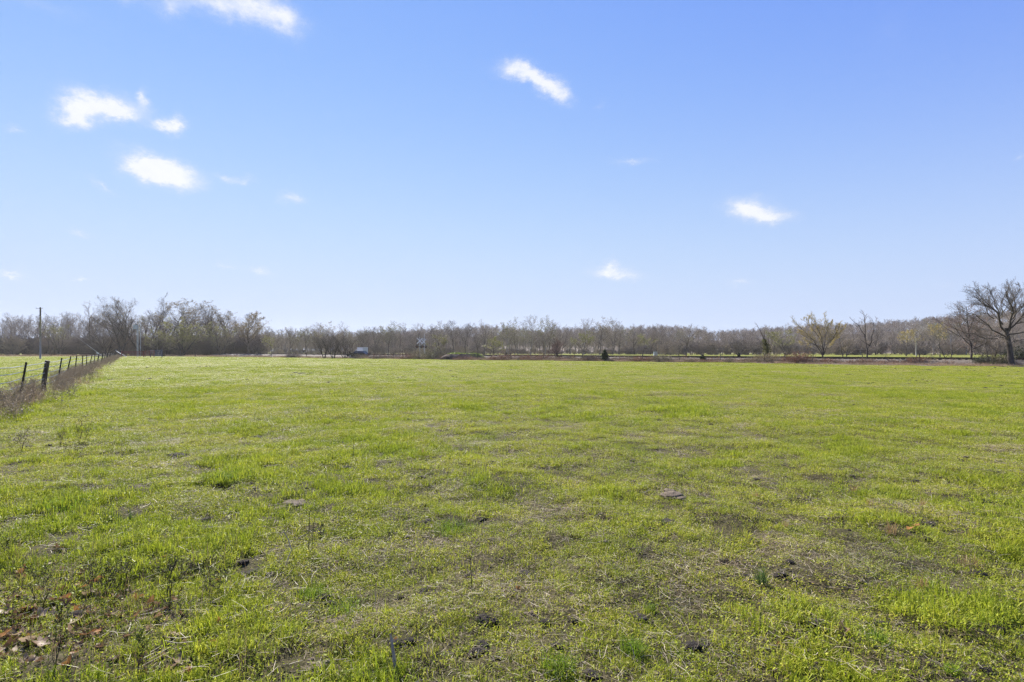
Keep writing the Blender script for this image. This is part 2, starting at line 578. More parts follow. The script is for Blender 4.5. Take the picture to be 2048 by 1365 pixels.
def scatter(name, meshes, P, idx, rot, scl, label):
    coll = bpy.data.collections.new('src_' + name)
    for k, me in enumerate(meshes):
        coll.objects.link(bpy.data.objects.new('%s_source_%02d' % (name, k), me))
    me = bpy.data.meshes.new(name)
    me.vertices.add(len(P))
    me.vertices.foreach_set('co', np.asarray(P, np.float32).ravel())
    for nm, ty, arr in (('pick', 'INT', np.asarray(idx, np.int32)), ('turn', 'FLOAT_VECTOR', np.asarray(rot, np.float32)), ('size', 'FLOAT_VECTOR', np.asarray(scl, np.float32))):
        a = me.attributes.new(nm, ty, 'POINT')
        a.data.foreach_set('value' if ty == 'INT' else 'vector', arr.ravel())
    o = obj(name, me)
    tag(o, label, name.replace('_', ' '), None, 'stuff')
    ng = bpy.data.node_groups.new('scatter_' + name, 'GeometryNodeTree')
    ng.interface.new_socket('Geometry', in_out='INPUT', socket_type='NodeSocketGeometry')
    ng.interface.new_socket('Geometry', in_out='OUTPUT', socket_type='NodeSocketGeometry')
    N = ng.nodes.new; L = ng.links.new
    gi = N('NodeGroupInput'); go = N('NodeGroupOutput')
    mp = N('GeometryNodeMeshToPoints')
    L(gi.outputs[0], mp.inputs['Mesh'])
    ci = N('GeometryNodeCollectionInfo')
    ci.inputs['Collection'].default_value = coll
    ci.inputs['Separate Children'].default_value = True
    ci.inputs['Reset Children'].default_value = True
    ip = N('GeometryNodeInstanceOnPoints')
    L(mp.outputs[0], ip.inputs['Points'])
    L(ci.outputs[0], ip.inputs['Instance'])
    ip.inputs['Pick Instance'].default_value = True

    def attr(nm, ty):
        n = N('GeometryNodeInputNamedAttribute')
        n.data_type = ty
        n.inputs['Name'].default_value = nm
        return n.outputs[0]
    L(attr('pick', 'INT'), ip.inputs['Instance Index'])
    er = N('FunctionNodeEulerToRotation')
    L(attr('turn', 'FLOAT_VECTOR'), er.inputs[0])
    L(er.outputs[0], ip.inputs['Rotation'])
    L(attr('size', 'FLOAT_VECTOR'), ip.inputs['Scale'])
    L(ip.outputs[0], go.inputs[0])
    md = o.modifiers.new('scatter', 'NODES')
    md.node_group = ng
    return o


def nrm(v):
    return v / np.maximum(np.linalg.norm(v, axis=-1, keepdims=True), 1e-9)


def spots_in(rng, n, rad, clump):
    """points in a disc, loosely gathered round random centres"""
    if not clump:
        a = rng.uniform(0, 2 * np.pi, n); r = rad * rng.uniform(0, 1, n) ** 0.62
        return r * np.cos(a), r * np.sin(a)
    nc, sg = clump
    a = rng.uniform(0, 2 * np.pi, nc); r = rad * rng.uniform(0, 1, nc) ** 0.6
    k = rng.integers(0, nc, n)
    return r[k] * np.cos(a[k]) + rng.normal(0, sg, n), r[k] * np.sin(a[k]) + rng.normal(0, sg, n)


def blades(rng, n, rad, lmin, lmax, wmin, wmax, lean, pal, jitter=0.25, stiff=0.5, clump=None):
    """n bent grass blades in a disc; returns V, F4, F3, C"""
    sx, sy = spots_in(rng, n, rad, clump)
    p = np.stack([sx, sy, np.full(n, -0.008)], -1)
    Ln = rng.uniform(lmin, lmax, n) * (0.6 + 0.4 * rng.uniform(0, 1, n))
    az = rng.uniform(0, 2 * np.pi, n)
    le = np.abs(rng.normal(0, lean, n))
    hd = np.stack([np.cos(az), np.sin(az), 0 * az], -1)
    up = np.array([0, 0, 1.0])
    d1 = nrm(hd * np.sin(le)[:, None] + up * np.cos(le)[:, None])
    le2 = np.clip(le + rng.uniform(0.2, 1.2, n) * (1 - stiff) * 1.6, 0, 2.0)
    d2 = nrm(hd * np.sin(le2)[:, None] + up * np.cos(le2)[:, None])
    m = p + d1 * (Ln * 0.55)[:, None]
    t = m + d2 * (Ln * 0.45)[:, None]
    w = rng.uniform(wmin, wmax, n)
    wa = az + np.pi / 2 + rng.normal(0, 0.5, n)
    wd = np.stack([np.cos(wa), np.sin(wa), 0 * wa], -1) * (w / 2)[:, None]
    V = np.stack([p - wd, p + wd, m - wd * 0.85, m + wd * 0.85, t], 1).reshape(-1, 3)
    b = np.arange(n)[:, None] * 5
    F4 = b + np.array([0, 1, 3, 2]); F3 = b + np.array([2, 3, 4])
    pal = np.array(pal)
    c = pal[rng.integers(0, len(pal), n)] * (1 + rng.uniform(-jitter, jitter, (n, 1)))
    C = np.repeat(c[:, None], 5, 1).reshape(-1, 3)
    return V, F4, F3, C


def leaflets(rng, n, rad, smin, smax, zmin, zmax, pal, tilt=0.5, clump=None):
    sx, sy = spots_in(rng, n, rad, clump)
    p = np.stack([sx, sy, rng.uniform(zmin, zmax, n)], -1)
    nn = nrm(np.stack([rng.normal(0, tilt, n), rng.normal(0, tilt, n), np.ones(n)], -1))
    az = rng.uniform(0, 2 * np.pi, n)
    u = nrm(np.cross(nn, np.stack([np.cos(az), np.sin(az), 0 * az], -1)))
    v = np.cross(nn, u)
    s = rng.uniform(smin, smax, n)[:, None]
    V = np.stack([p - u * s, p + v * s * 0.55 - nn * s * 0.1, p + u * s, p - v * s * 0.55 - nn * s * 0.1], 1).reshape(-1, 3)
    b = np.arange(n)[:, None] * 4
    F4 = b + np.array([0, 1, 2, 3])
    pal = np.array(pal)
    c = pal[rng.integers(0, len(pal), n)] * (1 + rng.uniform(-0.25, 0.25, (n, 1)))
    return V, F4, None, np.repeat(c[:, None], 4, 1).reshape(-1, 3)


def straws(rng, n, rad, lmin, lmax, w, zmin, zmax, pal, tilt=0.18):
    a = rng.uniform(0, 2 * np.pi, n); r = rad * rng.uniform(0, 1, n) ** 0.62
    p = np.stack([r * np.cos(a), r * np.sin(a), rng.uniform(zmin, zmax, n)], -1)
    az = rng.uniform(0, 2 * np.pi, n); ti = rng.normal(0, tilt, n)
    d = np.stack([np.cos(az) * np.cos(ti), np.sin(az) * np.cos(ti), np.sin(ti)], -1)
    Ln = rng.uniform(lmin, lmax, n)[:, None]
    s = nrm(np.cross(d, [0, 0, 1.0])); s = nrm(s + np.array([0, 0, 1.0]) * rng.normal(0, 0.5, (n, 1)))
    ww = (w * rng.uniform(0.6, 1.3, n))[:, None]
    bend = np.stack([-np.sin(az), np.cos(az), 0 * az], -1) * rng.normal(0, 0.08, (n, 1)) * Ln
    a0 = p - d * Ln / 2; a1 = p + bend; a2 = p + d * Ln / 2
    V = np.stack([a0 - s * ww, a0 + s * ww, a1 - s * ww, a1 + s * ww, a2 - s * ww * .5, a2 + s * ww * .5], 1).reshape(-1, 3)
    b = np.arange(n)[:, None] * 6
    F4 = np.concatenate([b + np.array([0, 1, 3, 2]), b + np.array([2, 3, 5, 4])])
    pal = np.array(pal)
    c = pal[rng.integers(0, len(pal), n)] * (1 + rng.uniform(-0.25, 0.25, (n, 1)))
    return V, F4, None, np.repeat(c[:, None], 6, 1).reshape(-1, 3)


def join(parts):
    V = []; F4 = []; F3 = []; C = []; o = 0
    for (v, f4, f3, c) in parts:
        V.append(v); C.append(c)
        if f4 is not None: F4.append(f4 + o)
        if f3 is not None: F3.append(f3 + o)
        o += len(v)
    return np.concatenate(V), (np.concatenate(F4) if F4 else None), (np.concatenate(F3) if F3 else None), np.concatenate(C)


GREENS = [(0.345, 0.42, 0.03), (0.42, 0.47, 0.04), (0.21, 0.28, 0.026), (0.48, 0.5, 0.06), (0.355, 0.435, 0.034)]
OLIVE = [(0.42, 0.415, 0.06), (0.5, 0.475, 0.09), (0.29, 0.3, 0.05), (0.55, 0.49, 0.17)]
STRAW = [(0.60, 0.51, 0.36), (0.48, 0.40, 0.27), (0.76, 0.68, 0.53), (0.32, 0.255, 0.17)]
LEAFG = [(0.345, 0.41, 0.032), (0.44, 0.475, 0.048), (0.23, 0.285, 0.03)]
RUSSET = [(0.42, 0.25, 0.11), (0.5, 0.33, 0.17), (0.34, 0.2, 0.1)]


def off(p, dx, dy):
    V, a, b, c = p
    return V + np.array([dx, dy, 0]), a, b, c


def patch(name, parts, mat):
    V, F4, F3, C = join(parts)
    return mk_mesh(name, V, F4, F3, mat, C)


def wedge(rng, n, r0, r1, half=52.0):
    """random ground points between two distances in front of the viewer's meadow"""
    r = np.sqrt(rng.uniform(r0 * r0, r1 * r1, n))
    a = np.radians(rng.uniform(-half, half, n))
    return r * np.sin(a), r * np.cos(a)


EDGE_SLOPE = -0.72


def edge_y(x):
    """far edge of the pasture, in front of the railway"""
    return 95.5 - np.where(np.asarray(x) > 0, 0.655, 0.74) * np.asarray(x)


def fence_x(y):
    return -3.6 - 0.672 * np.asarray(y)


def build_grass():
    rng = np.random.default_rng(21)
    turf = []
    for k in range(8):
        turf.append(patch('turf_%d' % k, [
            blades(rng, 560, 0.34, 0.03, 0.085, 0.0022, 0.0044, 0.6, GREENS + OLIVE[:2], stiff=0.45, clump=(16, 0.034)),
            blades(rng, 130, 0.34, 0.015, 0.045, 0.002, 0.004, 0.8, GREENS + OLIVE, stiff=0.45),
            leaflets(rng, 620, 0.34, 0.004, 0.0095, 0.003, 0.038, LEAFG + OLIVE[:1], 0.9, clump=(20, 0.036)),
            leaflets(rng, 110, 0.34, 0.004, 0.009, 0.002, 0.015, LEAFG + OLIVE[:1], 0.8),
            straws(rng, 170, 0.34, 0.025, 0.085, 0.0009, 0.002, 0.03, STRAW)], M['grass']))
    lush = []
    for k in range(4):
        lush.append(patch('lush_%d' % k, [
            blades(rng, 480, 0.28, 0.06, 0.14, 0.003, 0.0052, 0.5, GREENS, stiff=0.35, clump=(7, 0.04)),
            blades(rng, 300, 0.32, 0.03, 0.08, 0.0025, 0.0045, 0.6, GREENS, clump=(14, 0.035)),
            leaflets(rng, 500, 0.32, 0.005, 0.011, 0.003, 0.03, LEAFG, 0.8)], M['grass']))
    thin = []
    for k in range(4):
        thin.append(patch('thin_%d' % k, [
            blades(rng, 300, 0.34, 0.02, 0.055, 0.002, 0.004, 0.7, GREENS + OLIVE, clump=(12, 0.03)),
            leaflets(rng, 560, 0.34, 0.004, 0.0095, 0.002, 0.022, LEAFG + OLIVE[:3], 0.8, clump=(18, 0.035)),
            leaflets(rng, 200, 0.34, 0.004, 0.01, 0.001, 0.008, [(0.2, 0.14, 0.09), (0.3, 0.22, 0.14)], 0.5),
            straws(rng, 230, 0.34, 0.03, 0.11, 0.0009, 0.002, 0.025, STRAW)], M['grass']))
    meshes = turf + lush + thin
    PX = []; PY = []; SC = []
    for (r0, r1, dens, s) in ((1.7, 6.5, 10.0, 1.0), (6.5, 14, 8.6, 1.1), (14, 30, 5, 1.45), (30, 62, 2.0, 2.0), (62, 190, 0.42, 3.2)):
        area = math.radians(104) / 2 * (r1 * r1 - r0 * r0)
        n = int(area * dens)
        if r1 < 40:          # even cover close by: one patch per cell of a shaken grid
            c = 1.0 / math.sqrt(dens)
            gx, gy = np.meshgrid(np.arange(-r1, r1, c), np.arange(0, r1, c))
            x = (gx + rng.uniform(0, c, gx.shape)).ravel(); y = (gy + rng.uniform(0, c, gy.shape)).ravel()
            rr = np.hypot(x, y); k = (rr >= r0) & (rr < r1) & (np.abs(np.arctan2(x, y)) < math.radians(52))
            x, y = x[k], y[k]; n = len(x)
        else:
            x, y = wedge(rng, n, r0, r1)
        PX.append(x); PY.append(y); SC.append(np.full(n, s) * rng.uniform(0.8, 1.2, n))
    x = np.concatenate(PX); y = np.concatenate(PY); s = np.concatenate(SC)
    keep = (y < edge_y(x) - 0.3) | (x < fence_x(y) - 0.3)
    lean_line = (y > 150) | (x < -140)
    keep &= ~(y > edge_y(x) + 40) & ~lean_line
    x, y, s = x[keep], y[keep], s[keep]
    n = len(x)
    q = 0.6 * fbm(x / 2.4, y / 2.4, 5, 4) + 0.85 * fbm(x / 0.6, y / 0.6, 9, 3) + 0.02 * np.exp(-((x + 3.5) ** 2) / 6)
    left = np.clip((-x - 0.2 * y) / 6, 0, 1) * 0.09
    q = q + left
    r = np.hypot(x, y)
    idx = rng.integers(0, 8, n)
    isl = q > 0.155 + 0.03 * np.clip((6 - r) / 4, 0, 1)
    isd = q < -0.085 - 0.11 * np.clip(r / 25, 0, 1)
    idx[isl] = 8 + rng.integers(0, 4, isl.sum())
    idx[isd] = 12 + rng.integers(0, 4, isd.sum())
    n = len(x)
    P = np.stack([x, y, terrain(x, y)], -1)
    e = 0.15
    gx = (terrain(x + e, y) - terrain(x - e, y)) / (2 * e); gy = (terrain(x, y + e) - terrain(x, y - e)) / (2 * e)
    az = rng.uniform(0, 6.283, n)
    # tilt with the slope: rotation about x and y before the turn about z
    rx = gy * np.cos(az) - gx * np.sin(az); ry = -(gx * np.cos(az) + gy * np.sin(az))
    rot = np.stack([rx, ry, az], -1)
    hs = np.where(r > 62, 0.5, np.where(r > 30, 0.6, 1.0))
    scl = np.stack([s, s, s * rng.uniform(0.75, 1.25, n) * hs], -1)
    scatter('grass', meshes, P, idx, rot, scl, 'short patchy green pasture grass mixed with low weeds and straw')

    # dry straw lying on the turf
    dry = [patch('litter_%d' % k, [straws(rng, 22, 0.3, 0.04, 0.15, 0.0009, 0.006, 0.035, STRAW, 0.15)], M['straw']) for k in range(4)]
    x, y = wedge(rng, 2600, 1.8, 16)
    w = fbm(x / 1.7, y / 1.7, 31, 3)
    sel = w > 0.02
    x, y = x[sel], y[sel]; n = len(x)
    scatter('straw', dry, np.stack([x, y, terrain(x, y) + 0.008], -1), rng.integers(0, 4, n),
            np.stack([rng.normal(0, .05, n), rng.normal(0, .05, n), rng.uniform(0, 6.28, n)], -1), np.repeat(rng.uniform(.6, 1.3, n)[:, None], 3, 1),
            'pale dry straw lying loose on the turf')


build_grass()
#@@NEXT
# ------------------------------------------------------------------ bare trees
def tubes(pts, rad, sides):
    """(N,n,3) centre lines and (N,n) radii -> V, F4"""
    N_, n, _ = pts.shape
    t = np.empty_like(pts)
    t[:, 1:-1] = pts[:, 2:] - pts[:, :-2]
    t[:, 0] = pts[:, 1] - pts[:, 0]
    t[:, -1] = pts[:, -1] - pts[:, -2]
    t = nrm(t)
    ref = np.where(np.abs(t[..., 2:3]) < 0.9, np.array([0, 0, 1.0]), np.array([1.0, 0, 0]))
    u = nrm(np.cross(t, ref)); w = np.cross(t, u)
    if sides == 2:
        ph = np.random.default_rng(N_).uniform(0, np.pi, N_)[:, None, None]
        a = np.cos(ph) * u + np.sin(ph) * w
        ring = np.stack([pts - a * rad[..., None], pts + a * rad[..., None]], 2)
    else:
        ring = []
        for k in range(sides):
            a = 2 * math.pi * k / sides
            ring.append(pts + rad[..., None] * (math.cos(a) * u + math.sin(a) * w))
        ring = np.stack(ring, 2)
    V = ring.reshape(-1, 3)
    b = (np.arange(N_) * n * sides)[:, None, None]
    i = np.arange(n - 1)[None, :, None] * sides
    k = np.arange(sides if sides > 2 else 1)[None, None, :]
    k2 = (k + 1) % sides
    F4 = np.stack([b + i + k, b + i + k2, b + i + sides + k2, b + i + sides + k], -1).reshape(-1, 4)
    return V, F4


def grow(rng, P, D, Ln, Rd, n, wob, trop, tip=0.3, side=None):
    N_ = len(P)
    pts = np.empty((N_, n + 1, 3)); pts[:, 0] = P
    d = nrm(D)
    step = (Ln / n)[:, None]
    for i in range(n):
        d = d + rng.normal(0, wob, (N_, 3)) + np.array([0, 0, trop])
        if side is not None:
            d = d + side
        d = nrm(d)
        pts[:, i + 1] = pts[:, i] + d * step
    rad = Rd[:, None] * np.linspace(1, tip, n + 1)[None]
    return pts, rad


def shoots(rng, pts, rad, Ln, K, t0, t1, a0, a1, ratio, rr, fall=0.5):
    """K child shoots on every parent: start, direction, length, radius"""
    N_, n, _ = pts.shape
    t = t0 + (t1 - t0) * (np.arange(K)[None] + rng.uniform(0.05, 0.95, (N_, K))) / K
    f = t * (n - 1); i = np.clip(f.astype(int), 0, n - 2); fr = (f - i)[..., None]
    ar = np.arange(N_)[:, None]
    p = pts[ar, i] * (1 - fr) + pts[ar, i + 1] * fr
    tg = nrm(pts[ar, i + 1] - pts[ar, i])
    rd = rad[ar, i] * (1 - fr[..., 0]) + rad[ar, i + 1] * fr[..., 0]
    rv = nrm(rng.normal(0, 1, (N_, K, 3)))
    pr = nrm(np.cross(tg, rv))
    an = rng.uniform(a0, a1, (N_, K, 1))
    d = tg * np.cos(an) + pr * np.sin(an)
    L2 = Ln[:, None] * ratio * (1 - fall * (t - t0) / max(t1 - t0, 1e-6)) * rng.uniform(0.65, 1.2, (N_, K))
    R2 = np.minimum(rd * rr, rd * 0.95)
    return p.reshape(-1, 3), d.reshape(-1, 3), L2.ravel(), R2.ravel()


def resample(poly, n):
    poly = np.asarray(poly, float)
    seg = np.linalg.norm(np.diff(poly, axis=0), axis=1)
    s = np.concatenate([[0], np.cumsum(seg)]); u = np.linspace(0, s[-1], n + 1)
    return np.stack([np.interp(u, s, poly[:, k]) for k in range(3)], -1), s[-1]


def tree_meshes(name, seed, height, width, trunk=None, limbs=None, r0=0.2, clear=0.25, nl=10, la=(0.5, 1.0), lr=0.62, trop1=0.10,
                k2=7, k3=6, k4=4, twig=0.012, sub=(0.45, 0.5, 0.5), tropt=0.04, stems=1, lean=(0, 0), bark='bark', twigm='twig_dark', leaves=None, fit=True, thin=3, fall1=0.45, wob=0.08):
    """returns (trunk mesh, crown mesh, foliage mesh or None). trunk = trunk and main limbs, crown = boughs and twigs"""
    rng = np.random.default_rng(seed)
    if trunk is None:
        ba = rng.uniform(0, 6.28)
        P = np.zeros((stems, 3)); D = np.zeros((stems, 3)); D[:, 2] = 1
        for k in range(stems):
            if stems > 1:
                aa = ba + 6.283 * k / stems
                P[k, :2] = 0.25 * r0 * stems * np.array([math.cos(aa), math.sin(aa)])
                D[k, :2] = 0.38 * np.array([math.cos(aa), math.sin(aa)]) * rng.uniform(.5, 1.2)
        D[:, 0] += lean[0]; D[:, 1] += lean[1]
        L0 = np.full(stems, height * 0.82) * rng.uniform(.85, 1.0, stems)
        p0, q0 = grow(rng, P, D, L0, np.full(stems, r0), 9, 0.05, 0.05, 0.18)
        q0[:, 0] *= 1.35
    else:
        pt, ln = resample(trunk, 9)
        p0 = pt[None]; q0 = (r0 * np.linspace(1, 0.62, 10))[None].copy(); q0[:, 0] *= 1.4
        L0 = np.array([ln])
    groups = [(p0, q0, 8)]
    if limbs is None:
        P, D, L1, R1 = shoots(rng, p0, q0, L0, nl, clear, 0.97, la[0], la[1], lr, 0.62, fall1)
        p1, q1 = grow(rng, P, D, L1, R1, 6, wob, trop1, 0.25)
    else:
        pp = []; qq = []; L1 = []
        for lb in limbs:
            pt, ln = resample(lb[0], 7)
            ww = rng.normal(0, 0.012 * ln, (8, 3)); ww[0] = 0
            pp.append(pt + ww); qq.append(lb[1] * np.linspace(1, 0.22, 8)); L1.append(ln)
        p1 = np.array(pp); q1 = np.array(qq); L1 = np.array(L1)
    groups.append((p1, q1, 5))
    P, D, L2, R2 = shoots(rng, p1, q1, L1, k2, 0.18, 1.0, 0.4, 0.9, sub[0], 0.55)
    p2, q2 = grow(rng, P, D, L2, np.maximum(R2, twig * 1.4), 4, 0.09, tropt + 0.05, 0.35)
    P, D, L3, R3 = shoots(rng, p2, q2, L2, k3, 0.15, 1.0, 0.35, 0.8, sub[1], 0.55, 0.3)
    p3, q3 = grow(rng, P, D, L3, np.maximum(R3, twig), 3, 0.09, tropt + 0.05, 0.4)
    P, D, L4, R4 = shoots(rng, p3, q3, L3, k4, 0.2, 1.0, 0.3, 0.7, sub[2], 0.6, 0.2)
    p4, q4 = grow(rng, P, D, L4, np.full(len(P), twig * 0.75), 2, 0.08, tropt + 0.06, 0.5)
    crown = [(p2, q2, 3), (p3, q3, thin), (p4, q4, 2)]
    allp = np.concatenate([g[0].reshape(-1, 3) for g in groups + crown])
    S = np.ones(3)
    if fit:
        zz = np.percentile(allp[:, 2], 99.6)
        S[2] = height / zz
        hw = max(np.percentile(allp[:, 0], 99) - np.percentile(allp[:, 0], 1), np.percentile(allp[:, 1], 99) - np.percentile(allp[:, 1], 1))
        S[:2] = width / hw

    def cat(gs):
        Vs = []; Fs = []; o = 0
        for p, q, s_ in gs:
            v, f = tubes(p * S, q, s_)
            Vs.append(v); Fs.append(f + o); o += len(v)
        return np.concatenate(Vs), np.concatenate(Fs)
    V, F4 = cat(groups)
    V[:, 2] -= 0.1
    mt = mk_mesh(name + '_trunk', V, F4, None, M[bark], smooth=True)
    V, F4 = cat(crown)
    mc = mk_mesh(name + '_crown', V, F4, None, M[twigm])
    ml = None
    if leaves:
        lm, cnt, size, zfrac = leaves
        tips = (np.concatenate([p4[:, 1:].reshape(-1, 3), p3[:, 2:].reshape(-1, 3)]) * S)
        zc = tips[:, 2] / height
        tips = tips[zc > zfrac]
        tips = tips[rng.integers(0, len(tips), cnt)] + rng.normal(0, size * 0.8, (cnt, 3))
        ml = quads(name + '_foliage', rng, tips, size, M[lm])
    return mt, mc, ml


def quads(name, rng, C, size, mat, flat=0.0):
    n = len(C)
    u = nrm(rng.normal(0, 1, (n, 3)) * np.array([1, 1, 1 - flat])); v = nrm(np.cross(u, rng.normal(0, 1, (n, 3))))
    s = (size * rng.uniform(0.5, 1.3, n))[:, None]
    V = np.stack([C - u * s, C + v * s * 0.5, C + u * s, C - v * s * 0.5], 1).reshape(-1, 3)
    return mk_mesh(name, V, np.arange(n)[:, None] * 4 + np.arange(4), None, mat)


def place_tree(ms, loc, rz, label, group=None, name='tree', cat='tree', scale=1.0):
    root = empty(name, loc, rz)
    root.scale = (scale, scale, scale) if not hasattr(scale, '__len__') else scale
    tag(root, label, cat, group)
    obj('trunk', ms[0], root)
    obj('crown', ms[1], root)
    if ms[2] is not None:
        obj('foliage', ms[2], root)
    return root


def px_tree(spec, Y, base, off=0.0):
    """photo polylines -> local metres: spec rows are [(px,py,depth),...]"""
    bx, by = base
    return [[((p[0] - bx) * Y / F, (p[2] if len(p) > 2 else 0.0) + off, max((by - p[1]) * Y / F, 0.0)) for p in row] for row in spec]


def limb_set(rows, Y, base, radii, seed):
    rng = np.random.default_rng(seed)
    out = []
    for row, r in zip(rows, radii):
        n = len(row)
        dz = rng.uniform(-1, 1) * 0.35
        ln = sum(math.dist(row[i][:2], row[i + 1][:2]) for i in range(n - 1)) * Y / F
        pts = px_tree([[(p[0], p[1], dz * ln * (k / (n - 1))) for k, p in enumerate(row)]], Y, base)[0]
        out.append((pts, r))
    return out


def cr(ox, oy, sc_, pts):
    return [(ox + x / sc_, oy + y / sc_) for x, y in pts]


def special_trees():
    # the great spreading tree at the railway hedge
    Y = 60.5; base = (2023.7, 733.7)
    k = lambda p: cr(1700, 540, 5.885, p)
    trunk = px_tree([k([(1905, 1140), (1890, 1000), (1880, 900), (1862, 780), (1840, 690), (1838, 640)])], Y, base)[0]
    rows = [k([(1830, 690), (1740, 620), (1690, 520), (1640, 430), (1540, 370), (1400, 330), (1300, 260)]),
            k([(1850, 690), (1868, 560), (1880, 420), (1800, 280), (1740, 150)]),
            k([(1800, 600), (1760, 450), (1640, 300), (1560, 180), (1540, 110)]),
            k([(1860, 660), (1930, 540), (1980, 400), (1960, 250), (1900, 130)]),
            k([(1870, 720), (2000, 700), (2100, 660), (2260, 560), (2380, 480)]),
            k([(1865, 660), (2000, 520), (2120, 380), (2250, 250), (2340, 200)]),
            k([(1850, 780), (1780, 765), (1690, 775), (1560, 770), (1450, 720), (1280, 690)]),
            k([(1845, 760), (1680, 690), (1560, 610), (1420, 530), (1300, 480), (1160, 420)]),
            k([(1850, 960), (1760, 940), (1660, 870), (1540, 800)]),
            k([(1690, 520), (1560, 440), (1480, 300), (1430, 180)]),
            k([(1868, 560), (1980, 430), (2060, 280), (2100, 150)]),
            k([(1880, 420), (1900, 300), (2000, 180), (2020, 110)]),
            k([(1870, 690), (1900, 600), (2100, 560), (2300, 420)]),
            k([(1760, 450), (1700, 350), (1690, 230), (1640, 130)]),
            k([(1880, 850), (1960, 800), (2080, 790), (2220, 740)])]
    lim = limb_set(rows, Y, base, [.12, .12, .085, .11, .085, .105, .075, .085, .04, .06, .07, .055, .07, .055, .05], 3)
    ms = tree_meshes('great_tree', 5, 9.3, 13, trunk, lim, r0=0.3, k2=16, k3=10, k4=7, twig=0.0064, sub=(0.42, 0.5, 0.55), tropt=0.02, fit=False)
    x = A(base[0], Y)
    place_tree(ms, (x, Y, tz(x, Y)), 0, 'large bare spreading tree with a thick dark trunk at the pasture edge', name='spreading_tree', scale=(0.97, 0.97, 0.92))

    # golden vase-shaped tree
    base = (1645.2, 725.5); Y = 78.0
    k = lambda p: cr(1400, 600, 5.689, p)
    trunk = px_tree([k([(1400, 715), (1398, 660), (1395, 600)])], Y, base)[0]
    rows = [k([(1395, 620), (1370, 540), (1310, 420), (1220, 330), (1110, 200)]), k([(1395, 610), (1400, 560), (1375, 400), (1330, 260), (1240, 150)]),
            k([(1398, 600), (1405, 450), (1410, 280), (1360, 160)]), k([(1410, 610), (1440, 480), (1500, 400), (1560, 260)]), k([(1405, 600), (1430, 500), (1440, 350), (1430, 160)]),
            k([(1390, 590), (1370, 530), (1290, 470), (1200, 460), (1100, 470)]), k([(1330, 450), (1180, 380), (1100, 330)]), k([(1440, 480), (1540, 400), (1640, 280)]),
            k([(1370, 420), (1300, 300), (1190, 180)]), k([(1410, 400), (1480, 290), (1520, 200)]), k([(1420, 590), (1480, 530), (1580, 480), (1640, 400)])]
    lim = limb_set(rows, Y, base, [.085, .08, .07, .085, .065, .06, .045, .05, .045, .045, .05], 4)
    ms = tree_meshes('golden_tree', 8, 6.8, 7, trunk, lim, r0=0.18, k2=13, k3=8, k4=5, twig=0.007, sub=(0.33, 0.5, 0.5), tropt=0.12, bark='bark', twigm='twig_tan', leaves=('bud_gold', 11000, 0.05, 0.2), fit=False)
    x = A(base[0], Y)
    place_tree(ms, (x, Y, tz(x, Y)), 0, 'vase-shaped tree with golden buds rising from several upswept limbs', name='golden_tree', scale=(0.84, 0.84, 0.92))

    # slender bare tree with a side limb
    base = (1734.5, 728.5); Y = 71.0
    k = lambda p: cr(1700, 540, 5.885, p)
    trunk = px_tree([k([(203, 1110), (202, 1000), (205, 915)])], Y, base)[0]
    rows = [k([(205, 925), (180, 780), (150, 700), (80, 620), (20, 570)]), k([(205, 920), (240, 860), (250, 760), (260, 650), (230, 560)]), k([(182, 790), (170, 650), (150, 490)]),
            k([(202, 940), (100, 940), (20, 930)]), k([(175, 720), (200, 600), (210, 500)]), k([(245, 800), (300, 680), (330, 560)]), k([(200, 960), (290, 900), (360, 860)]), k([(230, 880), (130, 820), (60, 760)])]
    lim = limb_set(rows, Y, base, [.07, .065, .05, .035, .04, .04, .035, .04], 6)
    ms = tree_meshes('slender', 12, 6.4, 5, trunk, lim, r0=0.11, k2=8, k3=5, k4=4, twig=0.008, sub=(0.3, 0.45, 0.5), tropt=0.05, twigm='twig_grey', fit=False)
    x = A(base[0], Y)
    place_tree(ms, (x, Y, tz(x, Y)), 0, 'slender bare tree forking low beside the golden-budded tree', name='slender_tree')

    # ivy-hung tree standing out of a bramble mound
    base = (1537.5, 720); Y = 84.0
    k = lambda p: cr(1400, 600, 5.689, p)
    trunk = px_tree([k([(785, 680), (775, 600), (765, 520), (740, 430)])], Y, base)[0]
    rows = [k([(742, 440), (725, 370), (700, 310), (670, 250)]), k([(765, 520), (775, 430), (770, 340)]), k([(760, 500), (690, 430), (640, 400)]), k([(770, 560), (690, 500), (650, 480)]),
            k([(735, 420), (740, 340), (760, 260)]), k([(770, 560), (830, 480), (850, 420)])]
    lim = limb_set(rows, Y, base, [.07, .05, .05, .05, .04, .04], 9)
    ms = list(tree_meshes('ivy_tree', 14, 6, 4, trunk, lim, r0=0.17, k2=8, k3=5, k4=4, twig=0.009, sub=(0.3, 0.45, 0.5), tropt=0.03, twigm='twig_tan', fit=False))
    rng = np.random.default_rng(4)
    tr = np.array(trunk); C = []
    for q in range(2400):
        t = rng.uniform(0.05, 1.0) ** 0.8; i = min(int(t * 3), 2); p = tr[i] + (tr[i + 1] - tr[i]) * (t * 3 - i)
        C.append(p + rng.normal(0, 1, 3) * np.array([0.34, 0.3, 0.2]) * (1.15 - 0.6 * t) + np.array([-0.12, 0, 0]))
    ms[2] = quads('ivy_tree_foliage', rng, np.array(C), 0.07, M['leaf_olive'])
    x = A(base[0], Y)
    place_tree(ms, (x, Y, tz(x, Y)), 0, 'half-dead ivy-clad tree standing out of a bramble mound', name='ivy_tree')


special_trees()


def px_place(px, Y, base_py=None):
    return A(px, Y), Y


